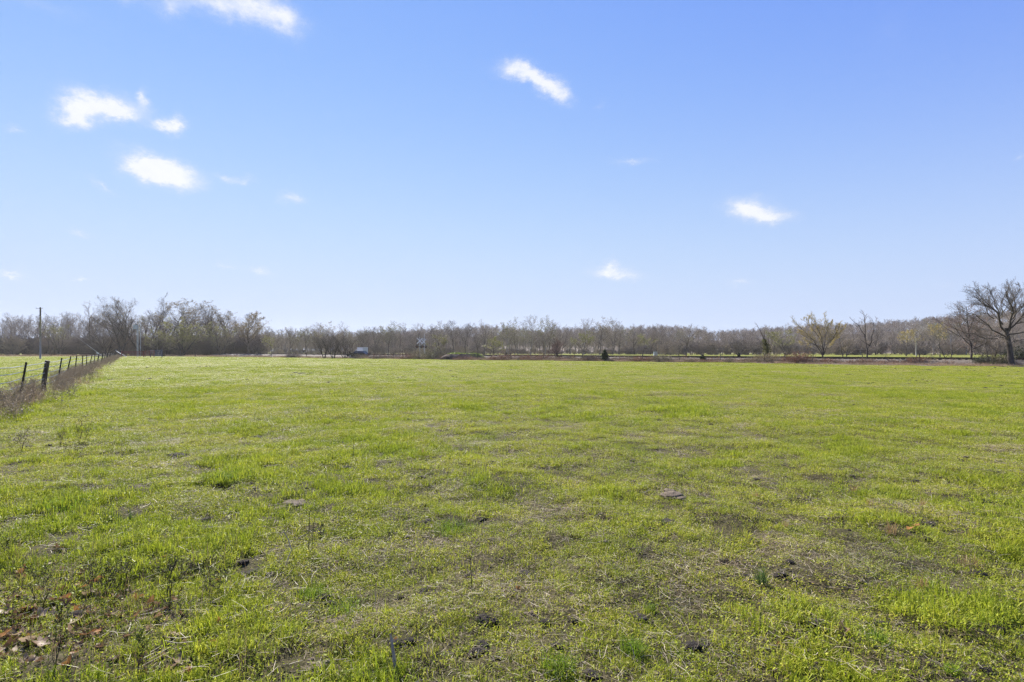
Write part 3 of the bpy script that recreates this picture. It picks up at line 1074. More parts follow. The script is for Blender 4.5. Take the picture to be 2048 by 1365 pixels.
def named_trees():
    """trees one can single out: px of the foot, depth, px of the top, px width, look"""
    def T(px, Y, top, wpx, label, seed, name='tree', **kw):
        x = A(px, Y)
        h = H + MH(HY - top, Y)
        w = MH(wpx, Y)
        cat = kw.pop('cat', 'tree')
        grp = kw.pop('group', None)
        ms = tree_meshes(name + str(seed), seed, h, w, **kw)
        place_tree(ms, (x, Y, tz(x, Y)), 0, label, grp, name, cat)
    big = dict(r0=0.3, clear=0.2, nl=14, lr=0.6, k2=9, k3=8, k4=7, twig=0.012, la=(0.4, 0.9), thin=2)
    # tall group behind the gates
    T(243, 184, 602, 105, 'broad dark bare tree nearest the utility boxes, lowest crown of the group', 31, 'oak_tree', twigm='twig_dark', stems=2, leaves=('leaf_tan', 1200, 0.13, 0.5), **big)
    T(286, 190, 585, 120, 'tallest bare tree of the group behind the two metal poles', 132, 'oak_tree', twigm='twig_dark', stems=2, **big)
    T(334, 192, 598, 100, 'bare tree keeping tan leaves high in its crown', 33, 'oak_tree', twigm='twig_dark', leaves=('leaf_tan', 3200, 0.15, 0.55), **big)
    T(385, 190, 610, 90, 'bare tree leaning beside the yellow-green budding shrub tree', 34, 'oak_tree', lean=(-0.25, 0), twigm='twig_dark', **big)
    T(416, 196, 607, 80, 'forked bare tree in the middle of the wood edge group', 35, 'oak_tree', twigm='twig_dark', stems=2, **big)
    T(452, 192, 612, 78, 'upright bare tree with straight trunk and few tan leaves', 36, 'oak_tree', twigm='twig_dark', leaves=('leaf_tan', 1500, 0.14, 0.5), **big)
    T(497, 180, 624, 68, 'round-crowned tree with tan leaves at the open end of the wood', 37, 'oak_tree', twigm='twig_grey', leaves=('leaf_tan', 2900, 0.14, 0.4), **big)
    T(365, 180, 636, 92, 'low spreading tree covered in yellow-green buds', 38, 'budding_tree', r0=0.16, clear=0.15, nl=12, stems=3, k2=7, k3=6, k4=4, twig=0.014, twigm='twig_tan', leaves=('bud_green', 7500, 0.13, 0.2))
    T(318, 182, 655, 66, 'small budding tree at the foot of the tan-leaved bare tree', 39, 'budding_tree', r0=0.14, clear=0.15, nl=10, stems=3, k2=7, k3=6, k4=3, twig=0.014, twigm='twig_tan', leaves=('bud_green', 2600, 0.12, 0.2))
    T(440, 182, 650, 60, 'small olive budding tree under the upright bare tree', 40, 'budding_tree', r0=0.13, clear=0.15, nl=10, stems=3, k2=7, k3=6, k4=3, twig=0.014, twigm='twig_tan', leaves=('bud_green', 2300, 0.12, 0.2))
    T(214, 185, 640, 80, 'dense twiggy thicket tree below the broad dark tree', 41, 'thicket_tree', r0=0.14, clear=0.1, nl=12, stems=4, k2=8, k3=7, k4=4, twig=0.014, twigm='twig_dark')
    T(177, 205, 602, 34, 'tall thin bare tree rising above the grey wood', 42, 'thin_tree', r0=0.16, clear=0.35, nl=10, lr=0.34, k2=6, k3=6, k4=4, twig=0.014, twigm='twig_grey', la=(0.3, 0.6))
    T(118, 190, 648, 56, 'pale budding tree behind the guy wire', 43, 'budding_tree', r0=0.13, clear=0.15, nl=10, stems=3, k2=7, k3=6, k4=4, twig=0.014, twigm='twig_grey', leaves=('bud_green', 1500, 0.12, 0.5))
    # dark multi-stemmed trees in front of the track
    mult = dict(r0=0.1, clear=0.18, nl=8, stems=4, k2=8, k3=7, k4=5, twig=0.008, twigm='twig_dark', la=(0.3, 0.8))
    T(648, 124, 672, 50, 'dark many-stemmed tree, first of the clump by the gravel lane', 51, 'thorn_tree', **mult)
    T(667, 122, 667, 56, 'dark many-stemmed tree with the widest fan in the clump', 52, 'thorn_tree', **mult)
    T(690, 123, 672, 52, 'dark many-stemmed tree of the clump beside the parked car', 53, 'thorn_tree', **mult)
    T(803, 120, 684, 34, 'small bare tree alone beside the crossing sign', 54, 'small_tree', r0=0.07, clear=0.25, nl=9, k2=7, k3=5, k4=4, twig=0.009, twigm='twig_grey')
    T(893, 112, 670, 46, 'crooked leaning tree with green buds behind the earth mound', 55, 'leaning_tree', r0=0.13, clear=0.2, nl=9, lean=(-0.45, 0), k2=8, k3=6, k4=4, twig=0.01, twigm='twig_dark', leaves=('bud_green', 1500, 0.07, 0.2))
    T(1114, 97, 676, 62, 'bushy reddish-brown tree with a thick twiggy base', 56, 'bushy_tree', r0=0.13, clear=0.08, nl=16, stems=2, k2=9, k3=7, k4=5, twig=0.009, twigm='twig_red', fall1=0.7)
    T(985, 150, 674, 44, 'pale green budding tree beyond the track behind the mound', 57, 'budding_tree', r0=0.12, clear=0.25, nl=10, k2=7, k3=6, k4=4, twig=0.012, twigm='twig_tan', leaves=('bud_green', 2300, 0.1, 0.3))
    T(1164, 170, 662, 46, 'yellow-green budding tree leaning over the far field', 58, 'budding_tree', r0=0.14, clear=0.3, nl=10, lean=(0.3, 0), k2=7, k3=6, k4=4, twig=0.012, twigm='twig_tan', leaves=('bud_green', 2200, 0.11, 0.5))
    T(1285, 150, 668, 40, 'sparse budding tree beyond the track between two cedars', 59, 'budding_tree', r0=0.11, clear=0.3, nl=9, k2=7, k3=5, k4=4, twig=0.011, twigm='twig_tan', leaves=('bud_green', 1300, 0.09, 0.4))
    T(1372, 158, 648, 52, 'round-headed bare tree standing in the open far field', 60, 'round_tree', r0=0.18, clear=0.22, nl=13, k2=8, k3=6, k4=5, twig=0.012, twigm='twig_grey', la=(0.4, 1.0))
    T(1357, 102, 683, 26, 'sapling behind the railway fence near the round-headed tree', 61, 'sapling', r0=0.04, clear=0.3, nl=8, k2=6, k3=4, k4=3, twig=0.007, twigm='twig_grey')
    T(1570, 140, 659, 56, 'yellowish budding tree across the track between the bramble mounds', 62, 'budding_tree', r0=0.15, clear=0.25, nl=11, k2=8, k3=6, k4=4, twig=0.012, twigm='twig_tan', leaves=('bud_green', 2600, 0.1, 0.4))
    T(1690, 96, 672, 44, 'low grey tree between the golden tree and the slender tree', 63, 'small_tree', r0=0.09, clear=0.2, nl=10, stems=2, k2=7, k3=6, k4=4, twig=0.009, twigm='twig_grey')
    T(1833, 175, 640, 62, 'white-barked tree glowing in front of the dark wood', 64, 'sycamore_tree', r0=0.15, clear=0.3, nl=8, k2=7, k3=6, k4=4, twig=0.011, bark='bark_pale', twigm='bark_pale', la=(0.5, 0.9))
    T(1812, 170, 660, 40, 'budding tree with ochre crown beside the white-barked tree', 65, 'budding_tree', r0=0.13, clear=0.3, nl=10, k2=7, k3=6, k4=4, twig=0.012, twigm='twig_tan', leaves=('bud_gold', 1800, 0.11, 0.5))
    T(1880, 150, 645, 40, 'ochre budding tree partly behind the reddish bare tree', 66, 'budding_tree', r0=0.13, clear=0.3, nl=10, k2=7, k3=6, k4=4, twig=0.012, twigm='twig_tan', leaves=('bud_gold', 1500, 0.1, 0.5))
    T(1897, 69, 676, 46, 'crooked little twin-stemmed tree with pale twigs', 67, 'crooked_tree', r0=0.06, clear=0.25, nl=7, stems=2, k2=7, k3=5, k4=4, twig=0.007, twigm='twig_grey', wob=0.2)
    T(1942, 66, 604, 100, 'reddish bare tree growing close beside the large spreading tree', 68, 'maple_tree', r0=0.13, clear=0.16, nl=18, k2=9, k3=6, k4=4, twig=0.008, twigm='twig_red', la=(0.7, 1.2), fall1=0.75)
    T(1770, 73, 690, 22, 'thin sapling with reddish twigs by the track', 69, 'sapling', r0=0.03, clear=0.25, nl=8, k2=5, k3=4, k4=3, twig=0.006, twigm='twig_red')
    T(1863, 71, 694, 20, 'thin grey sapling leaning over the rails', 70, 'sapling', r0=0.03, clear=0.3, nl=7, lean=(0.15, 0), k2=5, k3=4, k4=3, twig=0.006, twigm='twig_grey')
    T(1983, 62, 660, 70, 'twiggy young tree under the long limbs of the large spreading tree', 71, 'small_tree', r0=0.06, clear=0.2, nl=11, stems=2, k2=7, k3=6, k4=4, twig=0.007, twigm='twig_grey')
    T(2110, 66, 640, 90, 'bare tree beyond the large spreading tree at the hedge end', 72, 'small_tree', r0=0.1, clear=0.2, nl=12, k2=7, k3=6, k4=4, twig=0.008, twigm='twig_grey')
    T(545, 165, 672, 34, 'pale budding tree across the track from the tan-leaved tree', 73, 'budding_tree', r0=0.1, clear=0.25, nl=9, k2=6, k3=5, k4=4, twig=0.012, twigm='twig_tan', leaves=('bud_green', 1000, 0.1, 0.3))


named_trees()


# ------------------------------------------------------------------ the woods: one set of tree shapes, every trunk its own tree
def wood_trees():
    shapes = []
    for k in range(9):
        st = [('tall', dict(lr=0.4, la=(0.3, 0.65), clear=0.3)), ('round', dict(lr=0.6, la=(0.45, 0.9), clear=0.25)), ('vase', dict(lr=0.62, la=(0.3, 0.6), clear=0.22))][k % 3][1]
        shapes.append(tree_meshes('wood%d' % k, 100 + k, 14.0, [6.5, 9.5, 8.5][k % 3], r0=0.2, nl=13, k2=8, k3=7, k4=6, twig=0.012, thin=2,
                                  bark='bark_grey' if k % 2 else 'bark', twigm=['twig_grey', 'twig_grey', 'twig_dark', 'twig_grey', 'twig_tan'][k % 5],
                                  leaves=('leaf_tan', 700, 0.15, 0.4) if k == 4 else (('bud_green', 900, 0.14, 0.4) if k == 7 else None), **st))
    rng = np.random.default_rng(77)

    def put(px, Y, top, label, group, shape=None, wide=None):
        k = int(rng.integers(0, 9)) if shape is None else shape
        h = H + MH(HY - top, Y)
        s = h / 14.0
        sw = s * (rng.uniform(0.85, 1.2) if wide is None else wide)
        place_tree(shapes[k], (A(px, Y), Y, 0), rng.uniform(0, 6.28), label, group, 'woodland_tree', 'tree', (sw, sw, s))
    # the tall ones that stand out of the belt
    tall = [(690, 250, 644, 'bare fan-topped tree tallest behind the dark clump'), (727, 262, 655, 'bare tree above the white truck, pale top'), (775, 250, 644, 'umbrella-topped bare tree between truck and crossing sign'),
            (870, 240, 642, 'bare tree rising just beyond the crossing sign'), (905, 246, 640, 'bare tree above the leaning budding tree'), (1017, 235, 636, 'bare tree with bent top near the hill crest'),
            (1061, 230, 631, 'slim bare tree, first of the pair tallest on the horizon'), (1090, 232, 631, 'bare tree with a dark ball of mistletoe in its top'), (1112, 240, 640, 'broken-topped bare tree above the reddish bushy tree'),
            (1167, 238, 637, 'bare tree over the yellow-green budding tree'), (1200, 236, 635, 'broad bare tree with russet top above the cedar'), (1225, 240, 637, 'bare tree beside the broad russet-topped one'), (970, 250, 638, 'bare tree on the near slope of the hill crest'),
            (640, 255, 657, 'bare tree behind the thorn clump, small top'), (580, 250, 656, 'bare tree in the far belt with open forked top'), (1318, 262, 648, 'bare tree pointed above the far wood')]
    for px, Y, top, lab in tall:
        put(px, Y, top, lab, 'tall trees of the belt behind the railway', None, 0.95)
    # dark ball in the crown of one of them: a mistletoe of its own
    n = 0
    for px in np.arange(-120, 200, 5.6):
        put(px + rng.uniform(-3, 3), rng.uniform(205, 262), rng.uniform(624, 640), 'slim grey bare tree in the dense wood behind the utility pole', 'trees of the dense wood beyond the pole', int(rng.choice([0, 3, 6, 1])), rng.uniform(0.6, 0.8)); n += 1
    for px in np.arange(196, 525, 10):
        put(px + rng.uniform(-5, 5), rng.uniform(196, 240), rng.uniform(622, 655), 'grey bare tree filling the wood behind the gates', 'trees filling the wood behind the gates'); n += 1
    for px in np.arange(525, 1330, 8.6):
        put(px + rng.uniform(-5, 5), rng.uniform(225, 310), rng.uniform(645, 672), 'grey bare tree in the belt across the railway', 'trees of the belt across the railway'); n += 1
    for px in np.arange(1310, 2240, 11.5):
        top = np.interp(px, [1310, 1450, 1560, 1760, 1900, 2048, 2240], [655, 664, 660, 652, 640, 632, 630]) + rng.uniform(-4, 12)
        put(px + rng.uniform(-5, 5), rng.uniform(215, 285), top, 'grey bare tree at the edge of the hillside wood', 'trees along the edge of the hillside wood'); n += 1
    return shapes


WOOD = wood_trees()


def hills_and_far_wood():
    # ridge height by photo column, top of the tree line
    cols = np.array([-900, 300, 560, 700, 770, 860, 930, 990, 1050, 1090, 1160, 1250, 1330, 1400, 1450, 1520, 1600, 1700, 1800, 1900, 2000, 2100, 2400, 3000.])
    tops = np.array([690, 690, 688, 676, 664, 657, 653, 649, 655, 659, 654, 652, 650, 656, 660, 655, 650, 646, 640, 631, 624, 618, 606, 600.])
    Yr = 640.0; th = 12.5
    xs = np.linspace(-1400, 1400, 150)
    px = CX + xs / Yr * F
    rid = np.maximum((HY - np.interp(px, cols, tops)) * Yr / F + H - th, -2.0)

    def hz(x, y):
        # ridge seen at the same bearing, nearer on the side where the hill is high
        b = CX + x / y * F
        r = np.maximum((HY - np.interp(b, cols, tops)) * Yr / F + H - th, -2.0)
        near = np.interp(b, [1200, 1600, 2100], [390, 330, 300])
        t = np.clip((y - near) / (Yr - near), 0, 1)
        t = t * t * (3 - 2 * t)
        return r * t - 0.3 + 1.2 * fbm(x / 60, y / 60, 41, 3) * t
    ys = np.linspace(290, 900, 60)
    bear = np.linspace(-1.5, 1.5, 160)
    V = []
    for y in ys:
        x = bear * y
        z = hz(x, np.full_like(x, min(y, Yr))) if y > Yr else hz(x, np.full_like(x, y))
        if y > Yr:
            z = hz(bear * Yr, np.full_like(x, Yr)) - 0.02 * (y - Yr)
        V.append(np.stack([x, np.full_like(x, y), z], -1))
    V = np.array(V); nr, nc = V.shape[:2]
    i, j = np.meshgrid(np.arange(nr - 1), np.arange(nc - 1), indexing='ij')
    F4 = np.stack([i * nc + j, i * nc + j + 1, (i + 1) * nc + j + 1, (i + 1) * nc + j], -1).reshape(-1, 4)
    tag(obj('hill', mk_mesh('hill', V.reshape(-1, 3), F4, None, M['litter'], smooth=True)), kind='structure')
    rng = np.random.default_rng(51)
    n = 5200
    b = rng.uniform(-1.15, 1.25, n); y = np.sqrt(rng.uniform(300 ** 2, 660 ** 2, n)); x = b * y
    z = hz(x, np.minimum(y, Yr))
    keep = (z > 0.5) | ((y > 420) & (rng.uniform(0, 1, n) < 0.6))
    # leave the sunlit field open between the belt and the hill
    col = CX + b * F
    keep &= (y > np.interp(col, [500, 1300, 1420, 2100], [430, 430, 310, 290]))
    x, y, z = x[keep], y[keep], np.maximum(z[keep], -0.2)
    cb = np.concatenate([rng.uniform(515, 1345, 360), rng.uniform(490, 1000, 330)]); yb = np.concatenate([rng.uniform(285, 345, 360), rng.uniform(430, 560, 330)])
    x = np.concatenate([x, (cb - CX) / F * yb]); y = np.concatenate([y, yb]); z = np.concatenate([z, 0 * yb])
    n = len(x)
    s = rng.uniform(0.75, 1.05, n)
    # merged trunk+crown shapes, lighter than the near ones
    meshes = []
    for k in range(6):
        a = WOOD[k]
        va = []; fa = []; o = 0
        mt = tree_meshes('far%d' % k, 300 + k, 13.0, [7, 8.5, 8][k % 3], r0=0.2, nl=10, k2=7, k3=6, k4=4, twig=0.026, thin=2, bark='bark_grey', twigm=['twig_grey', 'twig_grey', 'twig_tan'][k % 3], clear=0.25, lr=0.5)
        for me in mt[:2]:
            vv = np.empty(len(me.vertices) * 3, np.float32); me.vertices.foreach_get('co', vv); vv = vv.reshape(-1, 3)
            ff = np.empty(len(me.loops), np.int32); me.loops.foreach_get('vertex_index', ff)
            va.append(vv); fa.append(ff.reshape(-1, 4) + o); o += len(vv)
        meshes.append(mk_mesh('far_wood_tree%d' % k, np.concatenate(va), np.concatenate(fa), None, M[['twig_grey', 'twig_grey', 'twig_tan', 'twig_dark', 'twig_grey', 'twig_grey'][k]]))
    scatter('far_wood', meshes, np.stack([x, y, z - 0.2], -1), rng.integers(0, 6, n), np.stack([0 * s, 0 * s, rng.uniform(0, 6.28, n)], -1), np.stack([s, s, s * rng.uniform(0.85, 1.1, n)], -1),
            'hazy grey leafless wood covering the far hillside')


hills_and_far_wood()


def undergrowth():
    rng = np.random.default_rng(61)
    shp = []
    for k, tm in enumerate(('twig_grey', 'twig_dark', 'twig_tan', 'twig_red')):
        t = tree_meshes('brush%d' % k, 400 + k, 3.4, 4.4, r0=0.05, clear=0.05, nl=12, stems=6, k2=7, k3=6, k4=4, twig=0.011, thin=2, twigm=tm)
        va = []; fa = []; o = 0
        for me in t[:2]:
            vv = np.empty(len(me.vertices) * 3, np.float32); me.vertices.foreach_get('co', vv); vv = vv.reshape(-1, 3)
            ff = np.empty(len(me.loops), np.int32); me.loops.foreach_get('vertex_index', ff)
            va.append(vv); fa.append(ff.reshape(-1, 4) + o); o += len(vv)
        shp.append(mk_mesh('brush_shape%d' % k, np.concatenate(va), np.concatenate(fa), None, M[tm]))
    P = []; S = []
    def band(p0, p1, n, y0, y1, s0, s1):
        px = rng.uniform(p0, p1, n); Y = rng.uniform(y0, y1, n)
        for a, b in zip(px, Y):
            P.append((A(a, b), b, 0)); S.append(rng.uniform(s0, s1))
    band(-150, 200, 150, 200, 240, 1.1, 2.3)
    band(195, 525, 170, 188, 225, 1.0, 2.3)
    band(520, 1330, 210, 250, 330, 0.35, 1.0)
    band(720, 985, 60, 245, 300, 0.7, 1.4)
    band(1250, 1330, 26, 245, 300, 0.7, 1.4)
    band(1330, 2250, 230, 215, 290, 0.9, 2.0)
    P = np.array(P); S = np.array(S); n = len(P)
    scatter('undergrowth', shp, P, rng.integers(0, 3, n), np.stack([0 * S, 0 * S, rng.uniform(0, 6.28, n)], -1), np.stack([S, S, S], -1), 'grey leafless brush under the trees of the woods')


undergrowth()
#@@NEXT2
# ------------------------------------------------------------------ railway, lanes and the mound
RD = np.array([0.773, -0.634]); RN = np.array([-0.634, -0.773])     # along the rails, and towards the viewer
RC = np.array([8.5, 101.0])


def rail_pt(t, off=0.0):
    p = RC + RD * t + RN * off
    return float(p[0]), float(p[1])


def strip(name, mat, prof, t0, t1, step, jitter=0.0, kind='structure', seed=1):
    """sheet swept along the railway; prof = [(offset, z)]"""
    ts = np.arange(t0, t1 + step, step)
    rng = np.random.default_rng(seed)
    V = []
    for t in ts:
        for (o_, z) in prof:
            x, y = rail_pt(t, o_ + rng.normal(0, jitter))
            V.append((x, y, z + rng.normal(0, jitter * 0.2)))
    n = len(prof)
    i, j = np.meshgrid(np.arange(len(ts) - 1), np.arange(n - 1), indexing='ij')
    F4 = np.stack([i * n + j, i * n + j + 1, (i + 1) * n + j + 1, (i + 1) * n + j], -1).reshape(-1, 4)
    return tag(obj(name, mk_mesh(name, V, F4, None, mat)), kind=kind)


RZ = 0.62
strip('embankment', M['ballast'], [(-3.6, -0.25), (-2.4, 0.25), (-1.5, RZ), (1.5, RZ), (2.4, 0.25), (3.6, -0.25)], -135, 190, 1.0, 0.10)
strip('verge', M['litter'], [(3.1, -0.2), (3.4, 0.02), (5.0, 0.05), (6.6, -0.01), (7.4, -0.25)], -135, 190, 1.4, 0.25, seed=2)
strip('lane', M['lane'], [(4.0, -0.1), (4.2, 0.1), (7.2, 0.1), (7.4, -0.1)], -128, -58, 2.0, 0.05, seed=3)


def crossing_road():
    b = MB()
    c = np.array((-36.0, 137.6)); dr = np.array((0.26, -0.966)); ac = np.array((0.966, 0.26))
    rows = []
    for t, z in ((-90, 0.05), (-12, 0.08), (-4.4, RZ - 0.02), (-1.7, RZ + 0.09), (1.7, RZ + 0.09), (4.4, RZ - 0.02), (8, 0.13)):
        p = c + dr * t
        rows.append([(p[0] + ac[0] * w, p[1] + ac[1] * w, z) for w in (-3.1, 3.1)])
    V = [q for r in rows for q in r]
    b.add(V, [(2 * i, 2 * i + 1, 2 * i + 3, 2 * i + 2) for i in range(len(rows) - 1)])
    tag(b.build('road', M['lane']), kind='structure')


crossing_road()


def railway():
    root = empty('railway_track', (0, 0, 0))
    tag(root, 'single railway track on a low stone ballast bank across the fields', 'railway')
    for s_ in (-1, 1):
        b = MB()
        x0, y0 = rail_pt(-130, s_ * 0.75); x1, y1 = rail_pt(185, s_ * 0.75)
        a = math.atan2(y1 - y0, x1 - x0)
        m = Matrix.Rotation(a, 3, 'Z')
        c = ((x0 + x1) / 2, (y0 + y1) / 2)
        L_ = math.hypot(x1 - x0, y1 - y0)
        b.box((c[0], c[1], RZ + 0.10), (L_, 0.14, 0.03), m)
        b.box((c[0], c[1], RZ + 0.165), (L_, 0.03, 0.10), m)
        b.box((c[0], c[1], RZ + 0.235), (L_, 0.075, 0.04), m)
        b.build('rail', M['rail'], root)
    bm_ = MB().box((0, 0, 0), (0.24, 2.6, 0.16)).build('sleeper', M['sleeper'], root)
    a = math.atan2(RD[1], RD[0])
    ts = np.arange(-60, 84, 0.6)
    for i, t in enumerate(ts):
        o = bm_ if i == 0 else bm_.copy()
        if i: COL.objects.link(o)
        x, y = rail_pt(t)
        o.location = (x, y, RZ + 0.01); o.rotation_euler = (0, 0, a); o.parent = root
    far = MB()
    for t in list(np.arange(-128, -60, 0.6)) + list(np.arange(84.6, 150, 0.6)):
        x, y = rail_pt(t)
        far.box((x, y, RZ + 0.01), (0.24, 2.6, 0.16), Matrix.Rotation(a, 3, 'Z'))
    tag(far.build('far_sleepers', M['sleeper'], root), kind='stuff')


railway()


# ------------------------------------------------------------------ brambles, cedars, dry grass along the pasture edge
def bramble_meshes(name, seed, w, d, h, canes, leaves, cane_mat, leaf_mat, leaf_size=0.06):
    rng = np.random.default_rng(seed)
    n = canes
    a = rng.uniform(0, 6.283, n); r = np.sqrt(rng.uniform(0, 1, n)) * 0.85
    P = np.stack([r * np.cos(a) * w / 2, r * np.sin(a) * d / 2, np.zeros(n)], -1)
    dome = h * np.sqrt(np.clip(1 - r * r, 0.05, 1)) * (0.7 + 0.6 * vnoise(P[:, 0] / (w * .22) + 9, P[:, 1] / (w * .22) + 3, seed))
    D = nrm(rng.normal(0, 0.55, (n, 3)) + np.array([0, 0, 1.0]))
    pts, rad = grow(rng, P, D, dome * rng.uniform(0.9, 1.5, n), np.full(n, 0.011), 6, 0.22, -0.12, 0.5)
    pts[..., 2] = np.maximum(pts[..., 2], 0.02)
    V1, F1 = tubes(pts, rad, 3)
    Q, D2, L2, R2 = shoots(rng, pts, rad, dome, 5, 0.25, 1.0, 0.4, 1.2, 0.42, 0.7, 0.3)
    p2, r2 = grow(rng, Q, D2, L2, np.maximum(R2, 0.006), 3, 0.25, -0.05, 0.5)
    p2[..., 2] = np.maximum(p2[..., 2], 0.02)
    V2, F2 = tubes(p2, r2, 2)
    mc = mk_mesh(name + '_canes', np.concatenate([V1, V2]), np.concatenate([F1, F2 + len(V1)]), None, M[cane_mat])
    allp = np.concatenate([pts[:, 2:].reshape(-1, 3), p2.reshape(-1, 3), p2.reshape(-1, 3)])
    C = allp[rng.integers(0, len(allp), leaves)] + rng.normal(0, 0.05, (leaves, 3))
    C[:, 2] = np.maximum(C[:, 2], 0.03)
    ml = quads(name + '_leaves', rng, C, leaf_size, M[leaf_mat])
    return mc, ml


def bramble(px, Y, wpx, hpx, label, seed, cane='twig_red', leaf='leaf_rust', canes=260, leaves=1800, depth=1.0, name='bramble', cat='bramble', z=0.0, lsize=0.06):
    w = MH(wpx, Y); h = MH(hpx, Y)
    mc, ml = bramble_meshes(name + str(seed), seed, w, max(w * 0.55, 1.0) * depth, h, canes, leaves, cane, leaf, lsize)
    x = A(px, Y)
    root = empty(name, (x, Y, tz(x, Y) + z), 0)
    tag(root, label, cat)
    obj('canes', mc, root)
    obj('foliage', ml, root)
    return root


def edge_depth(px, back=0.0):
    """depth of the pasture edge on a photo column"""
    k = (px - CX) / F
    s_ = 0.655 if k > 0 else 0.74
    return 95.5 / (1 + s_ * k) + back


bramble(1532, edge_depth(1532, 2.0), 74, 23, 'bramble mound wrapped round the ivy-clad tree', 1, 'twig_tan', 'leaf_tan', 420, 3600)
bramble(1596, edge_depth(1596, 1.5), 66, 22, 'rusty bramble mound between ivy-clad tree and golden tree', 2, 'twig_red', 'leaf_rust', 420, 3800)
bramble(1655, edge_depth(1655, 1.6), 50, 11, 'low bramble at the foot of the golden tree', 3, 'twig_red', 'leaf_rust')
bramble(1832, edge_depth(1832, 1.6), 56, 17, 'reddish bramble heap beside the crooked little tree', 4, 'twig_red', 'leaf_rust', 340, 2000)
bramble(1968, edge_depth(1968, 1.0), 30, 22, 'dark green holly bush under the twiggy young tree', 5, 'twig_dark', 'cedar', 200, 4200, name='holly_bush', cat='bush', lsize=0.05)
bramble(2000, edge_depth(2000, 0.6), 34, 25, 'olive twiggy bush at the trunk of the large spreading tree', 6, 'twig_tan', 'leaf_olive', 300, 2200, name='olive_bush', cat='bush')
bramble(2040, edge_depth(2040, 4.0), 44, 38, 'dark evergreen bush behind the trunk of the large spreading tree', 7, 'twig_dark', 'cedar', 260, 6500, name='evergreen_bush', cat='bush', lsize=0.07)
bramble(1325, edge_depth(1325, 1.5), 44, 20, 'brown shrub by the railway fence near the white cabinet', 8, 'twig_tan', 'leaf_olive', 260, 1100, name='shrub', cat='shrub')
bramble(1290, edge_depth(1290, 1.5), 60, 11, 'low rust-coloured bramble between the larger cedar and the brown shrub', 9, 'twig_red', 'leaf_rust')
bramble(1440, edge_depth(1440, 1.6), 90, 10, 'long low dark bramble past the smaller cedar', 10, 'twig_dark', 'leaf_rust', 380, 1500)
bramble(1395, edge_depth(1395, 1.2), 60, 9, 'low brown bramble around the smaller cedar', 11, 'twig_red', 'leaf_tan', 260, 1300)
bramble(1495, edge_depth(1495, 1.4), 40, 10, 'low brown bramble meeting the ivy-clad tree mound', 12, 'twig_red', 'leaf_tan', 240, 1200)
bramble(1720, edge_depth(1720, 1.6), 90, 9, 'low dark bramble along the foot of the slender tree', 13, 'twig_dark', 'leaf_rust', 360, 1600)
bramble(1780, edge_depth(1780, 1.6), 70, 9, 'low brown bramble by the thin reddish sapling', 14, 'twig_red', 'leaf_rust', 320, 1500)
bramble(1905, edge_depth(1905, 1.4), 70, 9, 'low brown bramble at the feet of the crooked little tree', 15, 'twig_dark', 'leaf_rust', 300, 1500)
bramble(1075, edge_depth(1075, 1.8), 80, 15, 'russet bramble hedge next to the bushy reddish tree', 16, 'twig_red', 'leaf_rust', 380, 1500)
bramble(1010, edge_depth(1010, 1.8), 76, 17, 'dusky bramble hedge on the lee side of the earth mound', 17, 'twig_red', 'leaf_rust', 380, 1400)
bramble(1165, edge_depth(1165, 1.6), 60, 9, 'low tan bramble between the bushy tree and the larger cedar', 18, 'twig_tan', 'leaf_tan', 240, 1300)
bramble(1185, edge_depth(1185, 1.6), 44, 16, 'dark leafless bush leaning on the larger cedar', 19, 'twig_dark', 'leaf_rust', 300, 300)
bramble(850, edge_depth(850, 2.5), 52, 24, 'yellow-green bush under the crossing sign', 20, 'twig_tan', 'bud_green', 300, 1900, name='green_bush', cat='bush')
bramble(874, edge_depth(874, 2.0), 44, 22, 'rounded dark bush with green crown next to the earth mound', 21, 'twig_dark', 'leaf_olive', 320, 2200, name='round_bush', cat='bush')
bramble(822, edge_depth(822, 1.5), 56, 15, 'brown bramble between the small bare tree and the crossing sign', 22, 'twig_red', 'leaf_rust', 320, 1300)
bramble(770, edge_depth(770, 1.5), 80, 12, 'dark brambles partly standing in for the bank shadow in front of the parked car tail', 23, 'twig_dark', 'leaf_rust', 420, 900)  # hedgerow brambles kept dark to double as the shadow of the bank
bramble(725, edge_depth(725, 1.5), 60, 8, 'low brown bramble in front of the parked car', 24, 'twig_dark', 'leaf_tan', 300, 800)
bramble(588, edge_depth(588, 1.0), 40, 11, 'rounded dark heap of brush by the lane', 25, 'twig_dark', 'leaf_rust', 500, 300, name='brush_heap', cat='brush')
bramble(930, edge_depth(930, 0.2), 60, 9, 'brown bramble on the face of the earth mound', 26, 'twig_red', 'leaf_rust', 260, 900)
bramble(897, edge_depth(897, 0.2), 44, 13, 'dusky bramble at the dark end of the earth mound', 27, 'twig_dark', 'leaf_rust', 260, 900)


